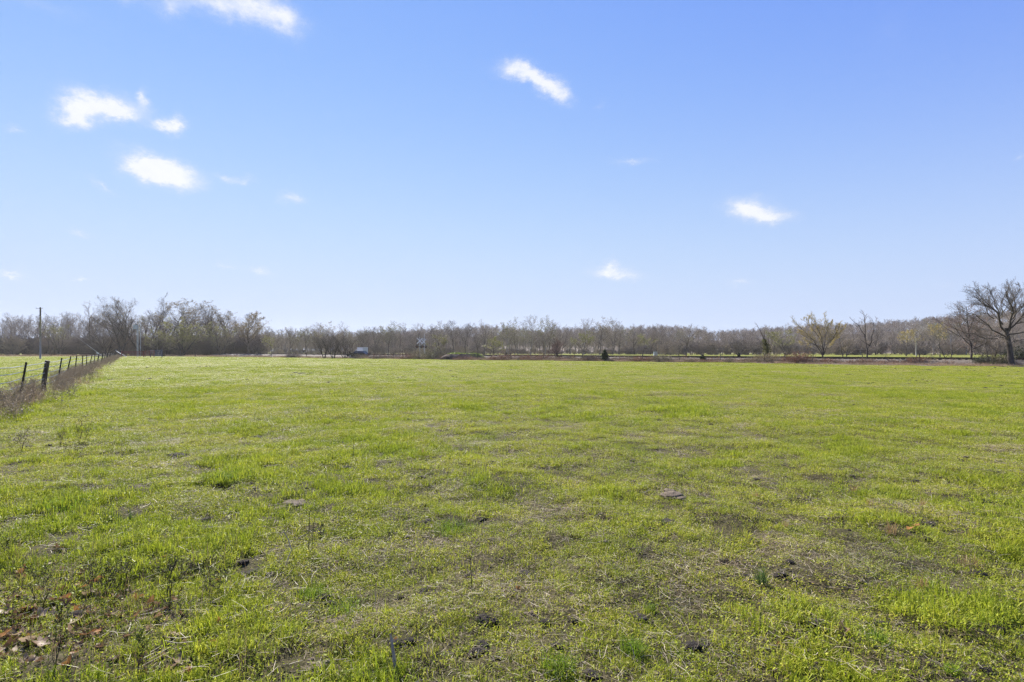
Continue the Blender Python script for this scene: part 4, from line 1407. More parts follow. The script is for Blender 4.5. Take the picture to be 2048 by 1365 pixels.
def cedar(px, Y, wpx, hpx, label, seed, lean=0.0):
    rng = np.random.default_rng(seed)
    w = MH(wpx, Y); h = MH(hpx, Y)
    x = A(px, Y)
    root = empty('cedar_tree', (x, Y, tz(x, Y)))
    tag(root, label, 'tree')
    MB().tube([(0, 0, -0.1), (0, 0, h * 0.5), (lean * 0.5, 0, h * 0.9)], [0.09, 0.06, 0.015], 7).build('trunk', M['bark'], root)
    C = []
    for q in range(420):
        t = rng.uniform(0.03, 1)
        prof = (1 - t) ** 0.75 * (0.55 + 0.45 * min(t / 0.18, 1)) * w / 2 * rng.uniform(0.55, 1.15)
        a = rng.uniform(0, 6.283)
        tip = np.array([math.cos(a) * prof + lean * t, math.sin(a) * prof, h * t * 0.97])
        for s_ in range(14):
            C.append(np.array([lean * t, 0, h * t * 0.9]) + (tip - np.array([lean * t, 0, h * t * 0.9])) * rng.uniform(0.35, 1.08) + rng.normal(0, 0.05, 3))
    obj('crown', quads('cedar%d_crown' % seed, rng, np.array(C), 0.075, M['cedar']), root)


cedar(1209, edge_depth(1209, 1.2), 22, 24, 'larger dark cedar bush standing before the rails', 1, 0.05)
cedar(1405, edge_depth(1405, 1.6), 17, 15, 'smaller dark cedar bush beside the long low bramble', 2)
cedar(1012, 118.0, 10, 12, 'tiny dark cedar beyond the russet bramble hedge', 3)
cedar(1478, 100.0, 8, 14, 'tiny cedar across the rails behind the long low bramble', 4)


def mound():
    Y = edge_depth(925, 2.6); x = A(925, Y)
    n = 36
    us = np.linspace(-1, 1, n)
    U, W = np.meshgrid(us, us, indexing='ij')
    w = MH(92, Y) / 2; d = 1.7; h = MH(15, Y)
    r2 = np.clip(1 - (np.abs(U) ** 2.6 + np.abs(W) ** 2.2), -0.3, 1)
    Z = h * np.clip(r2, -0.2, 1) ** 1 * (0.8 + 0.5 * fbm(U * 3 + 5, W * 3 + 2, 8, 4)) 
    Z = np.where(r2 > 0, h * np.sqrt(np.maximum(r2, 0)) * (0.85 + 0.5 * fbm(U * 3 + 5, W * 3 + 2, 8, 4)), -0.25)
    V = np.stack([U * w, W * d, Z], -1).reshape(-1, 3)
    i, j = np.meshgrid(np.arange(n - 1), np.arange(n - 1), indexing='ij')
    F4 = np.stack([i * n + j, (i + 1) * n + j, (i + 1) * n + j + 1, i * n + j + 1], -1).reshape(-1, 4)
    root = obj('earth_mound', mk_mesh('earth_mound', V, F4, None, M['litter'], smooth=True), None, (x, Y, 0))
    tag(root, 'earth mound capped with green grass at the pasture edge', 'mound')
    rng = np.random.default_rng(17)
    sel = rng.integers(0, len(V), 5000); P = V[sel]
    keep = (P[:, 2] > h * 0.72) | ((P[:, 0] > w * 0.35) & (P[:, 2] > 0.02) & (rng.uniform(0, 1, len(P)) < 0.7))
    P = P[keep]; P = P + rng.normal(0, 0.07, P.shape) * np.array([1, 1, 0.2])
    obj('grass_cap', quads('mound_grass', rng, P + np.array([0, 0, 0.04]), 0.1, M['mound_grass']), root)


M['mound_grass'] = leafy('mound_grass', (0.85, 0.9, 0.8), (1.2, 1.15, 1.1), 0.4, False, (0.2, 0.28, 0.04), 0.5)
mound()


def edge_grass():
    """dry tall grass and dead weeds along the pasture edge and the fence line"""
    rng = np.random.default_rng(88)
    tan = [patch('drygrass_%d' % k, [blades(rng, 150, 0.4, 0.25, 0.75, 0.006, 0.012, 0.35, [(0.42, 0.32, 0.22), (0.34, 0.25, 0.17), (0.48, 0.38, 0.27), (0.3, 0.2, 0.14)], stiff=0.6)], M['straw']) for k in range(3)]
    P = []; S = []
    for px in rng.uniform(-60, 2150, 4200):
        Y = edge_depth(px, rng.uniform(0.2, 2.6))
        if px < 330:
            continue
        P.append((A(px, Y), Y)); S.append(rng.uniform(0.5, 1.2) * (1.0 if px < 640 else 0.75))
    for t in rng.uniform(-40, 110, 2600):
        x_, y_ = rail_pt(t, rng.uniform(2.0, 6.2)); P.append((x_, y_)); S.append(rng.uniform(0.3, 0.8))
    for px in rng.uniform(-40, 240, 300):
        Y = rng.uniform(168, 176); P.append((A(px, Y), Y)); S.append(rng.uniform(0.8, 1.4))
    P = np.array(P); S = np.array(S); n = len(P)
    scatter('dry_grass', tan, np.stack([P[:, 0], P[:, 1], terrain(P[:, 0], P[:, 1])], -1), rng.integers(0, 3, n), np.stack([0 * S, 0 * S, rng.uniform(0, 6.28, n)], -1), np.stack([S, S, S], -1),
            'tan dead grass fringing the far edge of the pasture')
    # weeds under the wire fence
    weeds = []
    for k in range(5):
        t = tree_meshes('weed%d' % k, 500 + k, 0.75, 0.55, r0=0.005, clear=0.2, nl=5, stems=3, k2=3, k3=2, k4=1, twig=0.0042, thin=2, twigm='fence_weed', bark='fence_weed', la=(0.3, 0.7))
        va = []; fa = []; o = 0
        for me in t[:2]:
            vv = np.empty(len(me.vertices) * 3, np.float32); me.vertices.foreach_get('co', vv); vv = vv.reshape(-1, 3)
            ff = np.empty(len(me.loops), np.int32); me.loops.foreach_get('vertex_index', ff)
            va.append(vv); fa.append(ff.reshape(-1, 4) + o); o += len(vv)
        va.append(leaflets(rng, 60, 0.3, 0.012, 0.03, 0.03, 0.4, [(0.3, 0.2, 0.14)])[0]); fa.append(np.arange(60)[:, None] * 4 + np.arange(4) + o)
        weeds.append(mk_mesh('weed_shape%d' % k, np.concatenate(va), np.concatenate(fa), None, M['fence_weed']))
    weeds += [patch('weedgrass_%d' % k, [blades(rng, 46, 0.22, 0.2, 0.55, 0.004, 0.008, 0.4, [(0.5, 0.4, 0.28), (0.4, 0.3, 0.2), (0.3, 0.2, 0.14)], stiff=0.6)], M['straw']) for k in range(2)]
    y = np.concatenate([rng.uniform(13, 40, 560), rng.uniform(40, 150, 800)])
    side = rng.normal(0.3, 0.42, len(y)) * (1 + 0.004 * y)
    x = fence_x(y) + side
    fade = vnoise(y / 1.3, side * 0.8 + 3.3, 15)
    k_ = fade > np.where(y > 50, 0.3, 0.42)
    x, y = x[k_], y[k_]; n = len(x)
    S = rng.uniform(0.45, 1.15, n)
    scatter('fence_weeds', weeds, np.stack([x, y, terrain(x, y)], -1), rng.integers(0, 7, n), np.stack([rng.normal(0, .15, n), rng.normal(0, .15, n), rng.uniform(0, 6.28, n)], -1), np.stack([S, S, S], -1),
            'brown dead weeds grown up along the wire fence')


def edge_brush():
    rng = np.random.default_rng(19)
    ms = []
    for k, (c_, l_) in enumerate((('twig_red', 'leaf_rust'), ('twig_dark', 'leaf_rust'), ('twig_tan', 'leaf_tan'), ('twig_dark', 'leaf_olive'))):
        mc, ml = bramble_meshes('edgebrush%d' % k, 40 + k, 2.6, 1.6, 0.8, 90, 420, c_, l_, 0.055)
        ms += [mc, ml]
    P = []; I = []; S = []; T = []
    for px in np.concatenate([rng.uniform(940, 2150, 330), rng.uniform(700, 960, 50)]):
        dd = rng.uniform(1.0, 6.5); Y = edge_depth(px, dd); k = int(rng.integers(0, 4)); s_ = rng.uniform(0.45, 1.0); t = rng.uniform(0, 6.28)
        for j in (0, 1):
            P.append((A(px, Y), Y, max(0.0, (dd - 4.8) * 0.18))); I.append(2 * k + j); S.append((s_, s_, s_)); T.append((0, 0, t))
    scatter('edge_brush', ms, np.array(P), I, np.array(T), np.array(S), 'low brown tangle of dead brambles along the foot of the railway bank')


edge_brush()
M['fence_weed'] = surf('fence_weed', (0.19, 0.14, 0.085), (0.66, 0.53, 0.36), 3.5, 0.9)
edge_grass()


# ------------------------------------------------------------------ fences and gates
def pasture_fence():
    root = empty('wire_fence', (float(fence_x(18)), 18, 0))
    tag(root, 'five-strand wire fence on leaning dark steel posts, dead weeds below', 'fence')
    off_ = Vector(root.location)
    rng = np.random.default_rng(4)
    tp = []
    # (photo px of the foot, lean) then regular spacing further out
    ys = [11.3, 14.6, 18.9]
    ys += list(np.arange(28.2, 150, 4.6))
    steel = MB()
    steel.box((0, 0, 0.6), (0.058, 0.014, 1.45)).box((0, 0.024, 0.6), (0.012, 0.045, 1.45)).box((0, -0.008, -0.02), (0.1, 0.008, 0.14))
    for q in range(10):
        steel.box((0, -0.012, 0.2 + q * 0.11), (0.02, 0.014, 0.025))
    proto = steel.build('steel_post', M['post_steel'], root)
    first = True
    for y in ys:
        x = float(fence_x(y)) + rng.normal(0, 0.05)
        o = proto if first else proto.copy()
        if not first: COL.objects.link(o)
        first = False
        o.parent = root
        o.location = Vector((x, y, tz(x, y))) - off_
        ln = 0.13 + rng.normal(0, 0.05)
        o.rotation_euler = (rng.normal(0, 0.04), ln, 0.55 + rng.normal(0, 0.2))
        tp.append((x, y, ln))
    y = 23.6; x = float(fence_x(y))
    b = MB()
    pts = [(0, 0, -0.2), (0.02, 0, 0.2), (0.1, 0, 0.75), (0.19, 0, 1.27)]
    b.tube(pts, [0.095, 0.09, 0.086, 0.084], 9)
    o = b.build('wooden_post', M['wood_old'], root, 0.008)
    o.location = Vector((x, y, tz(x, y))) - off_
    tp.append((x, y, 0.14))
    tp.sort(key=lambda p: p[1])
    for hz in (0.28, 0.53, 0.77, 1.0, 1.2):
        pts = []
        for i, (x, y, ln) in enumerate(tp):
            pts.append((x + hz * math.sin(ln) - off_.x, y - 0.03 - off_.y, tz(x, y) + hz * math.cos(ln)))
            if i + 1 < len(tp) and y < 60:
                x2, y2, l2 = tp[i + 1]
                pts.append(((x + x2) / 2 + hz * math.sin((ln + l2) / 2) - off_.x, (y + y2) / 2 - off_.y, tz((x + x2) / 2, (y + y2) / 2) * 0.5 + tz(x, y) * .25 + tz(x2, y2) * .25 + hz - 0.03))
        b = MB().tube(pts, 0.0125, 5)
        b.build('wire', M['wire'], root)
    # corner brace where the fence meets the gates
    yb = 150.0; xb = float(fence_x(yb))
    def P(p): return (p[0] - off_.x, p[1] - off_.y, p[2])
    MB().tube([P((xb, yb, 0)), P((xb, yb, 1.75))], 0.13, 8).build('corner_post', M['wood_old'], root)
    MB().tube([P((xb, yb, 1.75)), P((xb, yb, 1.9))], [0.17, 0.1], 8).build('post_cap', M['white'], root)
    MB().tube([P((xb + 0.1, yb, 1.5)), P((xb + 3.0, yb - 0.4, 0.05))], 0.07, 6).build('brace', M['bluegrey'], root)
    MB().tube([P((xb - 0.2, yb - 0.3, 1.3)), P((xb - 5.5, yb - 8, 0.75))], 0.06, 6).build('brace_rail', M['post_steel'], root)


pasture_fence()


def pipe_gate(p0, p1, z0, z1, rails, label, mat, name, mids, r=0.045):
    x, y = p0
    root = empty(name, (x, y, tz(x, y)))
    tag(root, label, 'gate')
    dx, dy = p1[0] - p0[0], p1[1] - p0[1]
    fr = MB()
    MB().tube([(0, 0, -0.1), (0, 0, z1 + 0.15)], r * 1.7, 8).build('hinge_post', mat, root)
    MB().tube([(dx, dy, -0.1), (dx, dy, z1 + 0.15)], r * 1.7, 8).build('latch_post', mat, root)
    for q in range(rails):
        z = z0 + (z1 - z0) * q / (rails - 1)
        MB().tube([(0, 0, z), (dx, dy, z)], r * (1.2 if q in (0, rails - 1) else 0.9), 6).build('rail', mat, root)
    for m_ in range(1, mids + 1):
        t = m_ / (mids + 1)
        MB().tube([(dx * t, dy * t, z0), (dx * t, dy * t, z1)], r, 6).build('upright', mat, root)


def at(px, Y):
    return (A(px, Y), Y)


pipe_gate(at(243, 148), at(287, 144), 0.35, 1.45, 5, 'red pipe gate at the corner of the wire fence', M['red_paint'], 'red_gate', 2, 0.055)
pipe_gate(at(290, 146), at(308, 141), 0.4, 1.6, 5, 'dark red pipe panel joining the two gates', M['red_paint'], 'pipe_panel', 1, 0.05)
pipe_gate(at(301, 144), at(324, 136), 0.4, 1.75, 6, 'blue pipe gate swung open behind the pasture', M['blue_paint'], 'blue_gate', 1, 0.055)


def line_fence(name, label, p0, p1, gap, h, wires, mat, rad=0.05):
    L_ = math.dist(p0, p1); n = max(2, int(L_ / gap) + 1)
    root = empty(name, (p0[0], p0[1], 0))
    tag(root, label, 'fence')
    dx, dy = (p1[0] - p0[0]), (p1[1] - p0[1])
    proto = MB().tube([(0, 0, -0.1), (0, 0, h)], [rad * 1.1, rad], 6).build('post', mat, root)
    rng = np.random.default_rng(int(L_ * 10))
    for i in range(n):
        o = proto if i == 0 else proto.copy()
        if i: COL.objects.link(o)
        t = i / (n - 1)
        o.parent = root
        o.location = (dx * t, dy * t, 0)
        o.rotation_euler = (rng.normal(0, .05), rng.normal(0, .05), 0)
        o.scale = (1, 1, rng.uniform(.9, 1.08))
    for k in range(wires):
        z = h * (0.3 + 0.65 * k / max(wires - 1, 1))
        MB().tube([(dx * t, dy * t, z + rng.normal(0, 0.01)) for t in np.linspace(0, 1, n)], 0.008, 4).build('wire', M['post_steel'], root)


line_fence('railway_fence', 'thin post and wire fence between pasture edge and railway', at(480, edge_depth(480, 1.0)), at(1022, edge_depth(1022, 1.0)), 7.0, 1.3, 3, M['wood_old'], 0.055)
line_fence('railway_fence', 'thin post and wire fence behind the brambles below the ballast bank', at(1030, edge_depth(1030, 1.0)), at(2100, edge_depth(2100, 1.0)), 5.5, 1.3, 3, M['wood_old'], 0.04)
line_fence('boundary_fence', 'brown post and wire fence along the dense wood past the utility pole', at(-60, 176), at(238, 158), 8.0, 1.35, 4, M['twig_red'], 0.07)
line_fence('boundary_fence', 'post and wire fence along the wood beyond the blue gate', at(328, 150), at(515, 150), 6.5, 1.3, 3, M['wood_old'], 0.07)


# ------------------------------------------------------------------ poles and signs
def utility_pole():
    Y = 112.0; x = A(80.5, Y)
    hh = H + MH(HY - 615, Y)
    root = empty('utility_pole', (x, Y, 0))
    tag(root, 'weathered wooden utility pole standing in the neighbouring field', 'pole')
    MB().tube([(0, 0, -0.2), (0, 0, hh * 0.83)], [0.17, 0.135], 12).build('pole', M['pole_wood'], root, smooth=True)
    MB().tube([(0, 0, hh * 0.83), (0, 0, hh)], [0.139, 0.12], 12).build('dark_top', M['pole_dark'], root, smooth=True)
    MB().tube([(-0.85, 0, hh - 0.22), (0.5, 0, hh - 0.22)], 0.035, 6).build('crossarm', M['pole_dark'], root)
    for px_ in (-0.85, -0.75, 0.45):
        MB().tube([(px_, 0, hh - 0.2), (px_, 0, hh - 0.08)], [0.06, 0.04], 7).build('insulator', M['bluegrey'], root)
    for z in (0.62, 0.7, 0.78):
        MB().box((0, -0.15, hh * z + 1.5), (0.12, 0.06, 0.1)).build('bracket', M['pole_dark'], root)
    # guy wire with pale guard
    gx, gy = A(208, 118.0), 118.0
    e = (gx - x, gy - Y, 0.3)
    s_ = (0, 0, hh - 0.5)
    m_ = tuple(s_[i] + (e[i] - s_[i]) * 0.72 for i in range(3))
    MB().tube([s_, m_], 0.018, 5).build('guy_wire', M['wire'], root)
    MB().tube([m_, e], [0.03, 0.05], 6).build('guy_guard', M['guy'], root)


utility_pole()


def meter_poles():
    Y = 150.0
    x = A(275, Y)
    h1 = H + MH(HY - 652, Y)
    root = empty('meter_pole', (x, Y, 0))
    tag(root, 'galvanised double pole carrying a blue-grey cabinet above the red gate', 'pole')
    for dx in (-0.13, 0.15):
        MB().tube([(dx, 0, -0.2), (dx, 0, h1)], 0.075, 8).build('post', M['galv'], root)
    MB().tube([(0.3, 0, h1 - 1.2), (0.3, 0, h1 + 2.0)], 0.035, 6).build('riser', M['galv'], root)
    for z in (0.3, 0.5, 0.7, 0.88):
        MB().box((0.01, 0, h1 * z), (0.3, 0.05, 0.06)).build('rung', M['galv'], root)
    c = MB().box((-0.45, -0.2, h1 - 0.35), (0.85, 0.45, 1.1)).build('cabinet', M['bluegrey'], root, 0.02)
    MB().box((-0.45, -0.2, h1 + 0.23), (0.93, 0.53, 0.05)).build('hood', M['galv'], c)
    MB().box((-0.45, -0.438, h1 - 0.35), (0.7, 0.02, 0.94)).build('door', M['galv'], c)
    x2 = A(280.7, Y - 1.5)
    h2 = H + MH(HY - 651, Y)
    r2 = empty('lamp_pole', (x2, Y - 1.5, 0))
    tag(r2, 'thin pale metal pole with small elbow lamp beside the cabinet pole', 'pole')
    MB().tube([(0, 0, -0.2), (0, 0, h2 - 0.2), (0.12, 0, h2)], 0.06, 8).build('pole', M['galv'], r2)
    MB().box((0.22, 0, h2), (0.32, 0.22, 0.16)).build('lamp_head', M['galv'], r2, 0.02)
    MB().box((0, -0.02, h2 * 0.3), (0.16, 0.16, 0.3)).build('junction_box', M['galv'], r2)


meter_poles()


def marker_post():
    x, y = at(196, 128)
    root = empty('marker_post', (x, y, 0))
    tag(root, 'short post with white sign plate near the foot of the guy wire', 'sign')
    MB().tube([(0, 0, -0.1), (0, 0, 1.2)], 0.04, 6).build('post', M['post_steel'], root)
    MB().box((-0.1, -0.06, 1.15), (0.5, 0.03, 0.32), Matrix.Rotation(0.5, 3, 'Y')).build('plate', M['white'], root)


marker_post()


def crossing_signal(px, Y, label, rz, gate):
    x = A(px, Y)
    root = empty('crossing_signal', (x, Y, 0), rz)
    tag(root, label, 'railway signal')
    MB().tube([(0, 0, 0), (0, 0, 4.6)], 0.065, 10).build('mast', M['galv'], root)
    MB().box((0, 0, 0.35), (0.5, 0.5, 0.7), None, 0.7).build('base', M['galv'], root)
    for s_ in (-1, 1):
        MB().box((0, -0.09 - 0.012 * s_, 3.75), (1.7, 0.02, 0.2), Matrix.Rotation(s_ * R(45), 3, 'Y')).build('crossbuck_blade', M['white'], root)
    MB().tube([(-0.75, -0.05, 2.55), (0.75, -0.05, 2.55)], 0.05, 6).build('light_arm', M['black'], root)
    for s_ in (-1, 1):
        d = MB()
        d.tube([(0.62 * s_, -0.08, 2.55), (0.62 * s_, -0.1, 2.55)], 0.3, 16)
        dd = d.build('backing_disc', M['black'], root)
        MB().tube([(0.62 * s_, -0.11, 2.55), (0.62 * s_, -0.16, 2.55)], 0.12, 12).build('lens', M['lamp_red'], dd)
        MB().tube([(0.62 * s_, -0.11, 2.62), (0.62 * s_, -0.38, 2.6)], [0.15, 0.13], 10, False).build('visor', M['black'], dd)
    if gate:
        MB().box((0.25, 0.1, 1.1), (0.5, 0.35, 0.55)).build('gate_motor', M['galv'], root, 0.02)
        MB().box((0.25, -0.12, 3.4), (0.1, 0.03, 4.4), None, 0.6).build('gate_arm', M['white'], root)


crossing_signal(839.5, 121.0, 'railway crossing signal with white crossbuck rising from the yellow-green bush', 0.25, False)
crossing_signal(847.5, 132.0, 'railway crossing signal with raised white barrier arm beyond the first signal', -0.35, True)


def cabinet():
    x, y = at(1311, 118)
    root = empty('relay_cabinet', (x, y, 0))
    tag(root, 'small pale metal cabinet in the grass beyond the rails', 'cabinet')
    b = MB().box((0, 0, 0.75), (0.7, 0.6, 1.3)).build('body', M['bluegrey'], root, 0.02)
    MB().box((0, 0, 1.43), (0.8, 0.7, 0.06)).build('hood', M['galv'], root)
    MB().box((0, -0.312, 0.78), (0.55, 0.02, 1.1)).build('door', M['galv'], root)
    MB().box((0, 0, 0.04), (0.8, 0.7, 0.14)).build('plinth', M['lane'], root)


cabinet()


# ------------------------------------------------------------------ vehicles
def wheel(parent, x, y, r, w):
    t = MB().tube([(x, y - w / 2, r), (x, y + w / 2, r)], r, 18).build('wheel', M['tyre'], parent, 0.02)
    s_ = -1 if y < 0 else 1
    MB().tube([(x, y + s_ * (w / 2 - 0.02), r), (x, y + s_ * (w / 2 + 0.015), r)], [r * 0.62, r * 0.5], 14).build('rim', M['chrome'], t)


def car():
    y = 130.5; x = A(715.5, y)
    root = empty('parked_car', (x, y, 0.1), math.pi - 0.3)
    root.scale = (1, 1, 0.93)
    tag(root, 'dark sports utility car with bright sunlit roof edge on the lane', 'car')
    W = 0.9
    lower = [(-2.28, 0.42), (-2.32, 0.75), (-2.2, 1.02), (-1.2, 1.08), (0.75, 1.05), (1.55, 0.98), (2.15, 0.86), (2.3, 0.7), (2.3, 0.4), (1.95, 0.3), (-1.95, 0.3)]
    MB().prism([(-p[0] * -1, p[1]) for p in lower], -W, W).build('body', M['car_paint'], root, 0.06)
    cab = MB()
    lo = [(-2.15, -0.86), (0.95, -0.86), (0.95, 0.86), (-2.15, 0.86)]
    up = [(-1.75, -0.66), (0.15, -0.66), (0.15, 0.66), (-1.75, 0.66)]
    V = [(a, b, 1.03) for a, b in lo] + [(a, b, 1.58) for a, b in up]
    cab.add(V, [(0, 1, 5, 4), (1, 2, 6, 5), (2, 3, 7, 6), (3, 0, 4, 7)])
    g = cab.build('window_band', M['glass'], root)
    MB().box((-0.8, 0, 1.605), (1.98, 1.36, 0.06), None, 0.94).build('roof', M['car_paint'], root, 0.025)
    for s_ in (-1, 1):
        for a, b in (((0.95, 1.03), (0.15, 1.59)), ((-0.35, 1.03), (-0.4, 1.59)), ((-1.35, 1.03), (-1.3, 1.59)), ((-2.15, 1.03), (-1.75, 1.59))):
            MB().tube([(a[0], s_ * 0.87, a[1]), (b[0], s_ * 0.67, b[1])], 0.035, 5).build('pillar', M['car_paint'], root)
        MB().box((0.72, s_ * 1.0, 1.12), (0.14, 0.2, 0.14)).build('mirror', M['car_paint'], root, 0.02)
        MB().box((2.26, s_ * 0.62, 0.76), (0.1, 0.38, 0.14)).build('headlight', M['chrome'], root, 0.02)
        MB().box((-2.27, s_ * 0.68, 0.85), (0.08, 0.3, 0.2)).build('tail_light', M['lamp_red'], root, 0.02)
        for hx in (0.05, -0.95):
            MB().box((hx, s_ * 0.912, 0.9), (0.2, 0.03, 0.035)).build('door_handle', M['chrome'], root)
        for wx in (1.42, -1.38):
            wheel(root, wx, s_ * 0.8, 0.34, 0.22)
    MB().box((2.3, 0, 0.5), (0.08, 1.5, 0.18)).build('bumper', M['black'], root, 0.02)
    MB().box((-2.32, 0, 0.5), (0.08, 1.6, 0.2)).build('bumper', M['black'], root, 0.02)


car()


def truck():
    Y = 152.0
    root = empty('box_truck', (A(722, Y), Y, 0.08), math.pi - 0.75)
    root.scale = (0.78, 0.78, 0.78)
    tag(root, 'white box truck on the crossing road behind the dark car', 'truck')
    MB().box((-0.9, 0, 2.05), (3.4, 2.1, 2.1)).build('cargo_box', M['white'], root, 0.03)
    MB().box((-0.9, 0, 3.13), (3.44, 2.14, 0.06)).build('box_roof', M['white'], root)
    MB().box((-0.2, 0, 0.8), (5.2, 0.9, 0.3)).build('chassis', M['black'], root)
    cabp = [(0.9, 0.75), (0.9, 2.35), (1.75, 2.35), (2.35, 1.65), (2.95, 1.45), (3.0, 0.7)]
    c = MB().prism(cabp, -0.95, 0.95).build('cab', M['white'], root, 0.04)
    MB().add([(1.79, -0.8, 2.32), (1.79, 0.8, 2.32), (2.36, 0.85, 1.68), (2.36, -0.85, 1.68)], [(0, 3, 2, 1)]).build('windscreen', M['glass'], c)
    for s_ in (-1, 1):
        MB().add([(1.05, s_ * 0.957, 1.62), (2.05, s_ * 0.957, 1.62), (1.65, s_ * 0.957, 2.2), (1.05, s_ * 0.957, 2.2)], [(0, 1, 2, 3)]).build('side_window', M['glass'], c)
        MB().box((3.0, s_ * 0.7, 1.1), (0.06, 0.3, 0.2)).build('headlight', M['chrome'], root)
        MB().box((1.9, s_ * 1.12, 1.75), (0.1, 0.2, 0.35)).build('mirror', M['black'], root)
        MB().box((-2.62, s_ * 0.85, 0.95), (0.05, 0.2, 0.2)).build('tail_light', M['lamp_red'], root)
        for wx in (2.2, -1.5):
            wheel(root, wx, s_ * 0.85, 0.42, 0.28)
    MB().box((-2.62, 0, 2.05), (0.04, 1.9, 1.95)).build('rear_door', M['galv'], root)


truck()
#@@NEXT3
# ------------------------------------------------------------------ things lying and growing close by
def ground_at(px, py):
    x, y = G(px, py)
    return x, y, tz(x, y)


def lump_mesh(name, rng, w, d, h, mat, lumps):
    Vs = []; Fs = []; o = 0
    nu, nv = 16, 8
    for q in range(lumps):
        k = 1.0 if q == 0 else rng.uniform(0.22, 0.6)
        cx, cy = (0, 0) if q == 0 else (rng.normal(0, w * 0.42), rng.normal(0, d * 0.42))
        u = np.linspace(0, 2 * np.pi, nu, endpoint=False); v = np.linspace(-0.35, np.pi / 2, nv)
        U, W = np.meshgrid(u, v, indexing='xy')
        seed = int(rng.integers(1, 999))
        rr = 1 + 0.9 * fbm(np.cos(U) * np.cos(W) * 2.1 + 7 + q, np.sin(U) * np.cos(W) * 2.1 + W * 2 + 3, seed, 4)
        X = np.cos(U) * np.cos(W) * rr * w / 2 * k + cx
        Y_ = np.sin(U) * np.cos(W) * rr * d / 2 * k + cy
        Z = np.sin(W) * rr * h * k
        V = np.stack([X, Y_, Z], -1).reshape(-1, 3)
        i, j = np.meshgrid(np.arange(nv - 1), np.arange(nu), indexing='ij')
        j2 = (j + 1) % nu
        Fs.append(np.stack([i * nu + j, i * nu + j2, (i + 1) * nu + j2, (i + 1) * nu + j], -1).reshape(-1, 4) + o)
        Vs.append(V); o += len(V)
    return mk_mesh(name, np.concatenate(Vs), np.concatenate(Fs), None, mat)


def clods():
    rng = np.random.default_rng(91)
    rows = [  # px, py, px wide, look, label
        (446, 972, 34, 'soil', 'dark heap of churned soil ringed by lush grass'), (404, 994, 20, 'soil', 'small brown clod just below the dark ringed heap'), (352, 912, 26, 'soil', 'dark earth clod at the upper end of a broken row'),
        (328, 916, 20, 'soil', 'dark earth clod in the middle of the broken row'), (312, 916, 15, 'soil', 'dark earth clod at the lower end of the broken row'), (488, 875, 17, 'soil', 'dark clod with pale crust in the middle pasture'),
        (513, 874, 15, 'soil', 'flat dark clod beside the crusted one in the middle pasture'), (543, 867, 14, 'soil', 'low grassy clod next in line towards the orange leaf'), (565, 861, 13, 'soil', 'dark clod touching a small orange leaf'),
        (304, 858, 12, 'soil', 'lone dark clod in the bright grass near the fence'), (588, 1010, 46, 'dung', 'large pale dried cowpat with layered crust'), (563, 1037, 17, 'soil', 'small dark crumb below the pale layered cowpat'),
        (1348, 997, 42, 'dung', 'grey dried cowpat with dark shaded rim in the open middle'), (1375, 999, 18, 'dung', 'small pale scrap of dung beside the grey cowpat'), (1330, 1049, 30, 'soil', 'dark brown clod below the grey cowpat'),
        (1258, 1043, 18, 'dung', 'small pale clod to the side of the dark brown one'), (1984, 946, 26, 'soil', 'dark upturned clod among bright grass beyond the russet tufts'), (2022, 952, 30, 'soil', 'long ridge of dark turned earth beside the upturned clod'),
        (1632, 1252, 38, 'soil', 'dark crumbling earth at the edge of a hollow by the curled leaf'), (1586, 1212, 42, 'soil', 'dark earth lining the hollow in front of the tall tuft'), (1552, 1188, 36, 'soil', 'dark broken earth at the very foot of the tall tuft'), (1606, 1228, 26, 'soil', 'dark crumbs at the open end of the hollow'), (1642, 1340, 32, 'soil', 'dark earth heap low among the turf by straw stems'),
        (682, 1236, 36, 'dung', 'pale clay clod under long grass blades'), (632, 1330, 34, 'dung', 'pale clay clod near the broken grey stick'), (730, 1358, 34, 'soil', 'brown lump of earth beside the broken grey stick'),
        (846, 1180, 16, 'soil', 'small round brown clod in short turf'), (1050, 1132, 26, 'soil', 'dark clod casting shade on short turf in the centre'), (1072, 1136, 20, 'soil', 'low dark clod adjoining the centre clod'),
        (510, 1135, 26, 'soil', 'dark earth under pale bent stalks'), (1066, 1228, 24, 'dung', 'straw-covered pale clod in the near turf'), (1315, 1352, 24, 'dung', 'grey stone-like clod at the near edge'), (1410, 1275, 20, 'soil', 'dark clod under dry stems in the near turf'),
        (590, 746, 12, 'soil', 'dark clod at one end of the distant row'), (604, 747, 14, 'soil', 'dark clod in the middle of the distant row'), (621, 747, 13, 'soil', 'dark clod at the other end of the distant row'),
        (1697, 751, 13, 'soil', 'dark clod far off before the golden-budded tree'), (1860, 742, 13, 'soil', 'dark clod far off before the reddish bramble heap'), (840, 772, 15, 'soil', 'low dark clod far off in the mid pasture')]
    for i, (px, py, wpx, look, label) in enumerate(rows):
        x, y, z = ground_at(px, py)
        w = wpx * y / F
        me = lump_mesh('clod%d' % i, rng, w, w * rng.uniform(0.8, 1.4), w * (0.15 if look == 'dung' else 0.14), M[look], 11)
        o = obj('soil_clod' if look == 'soil' else 'dung_clod', me, None, (x, y, z + 0.004))
        tag(o, label, 'clod' if look == 'soil' else 'dung', 'clods in the pasture')


clods()


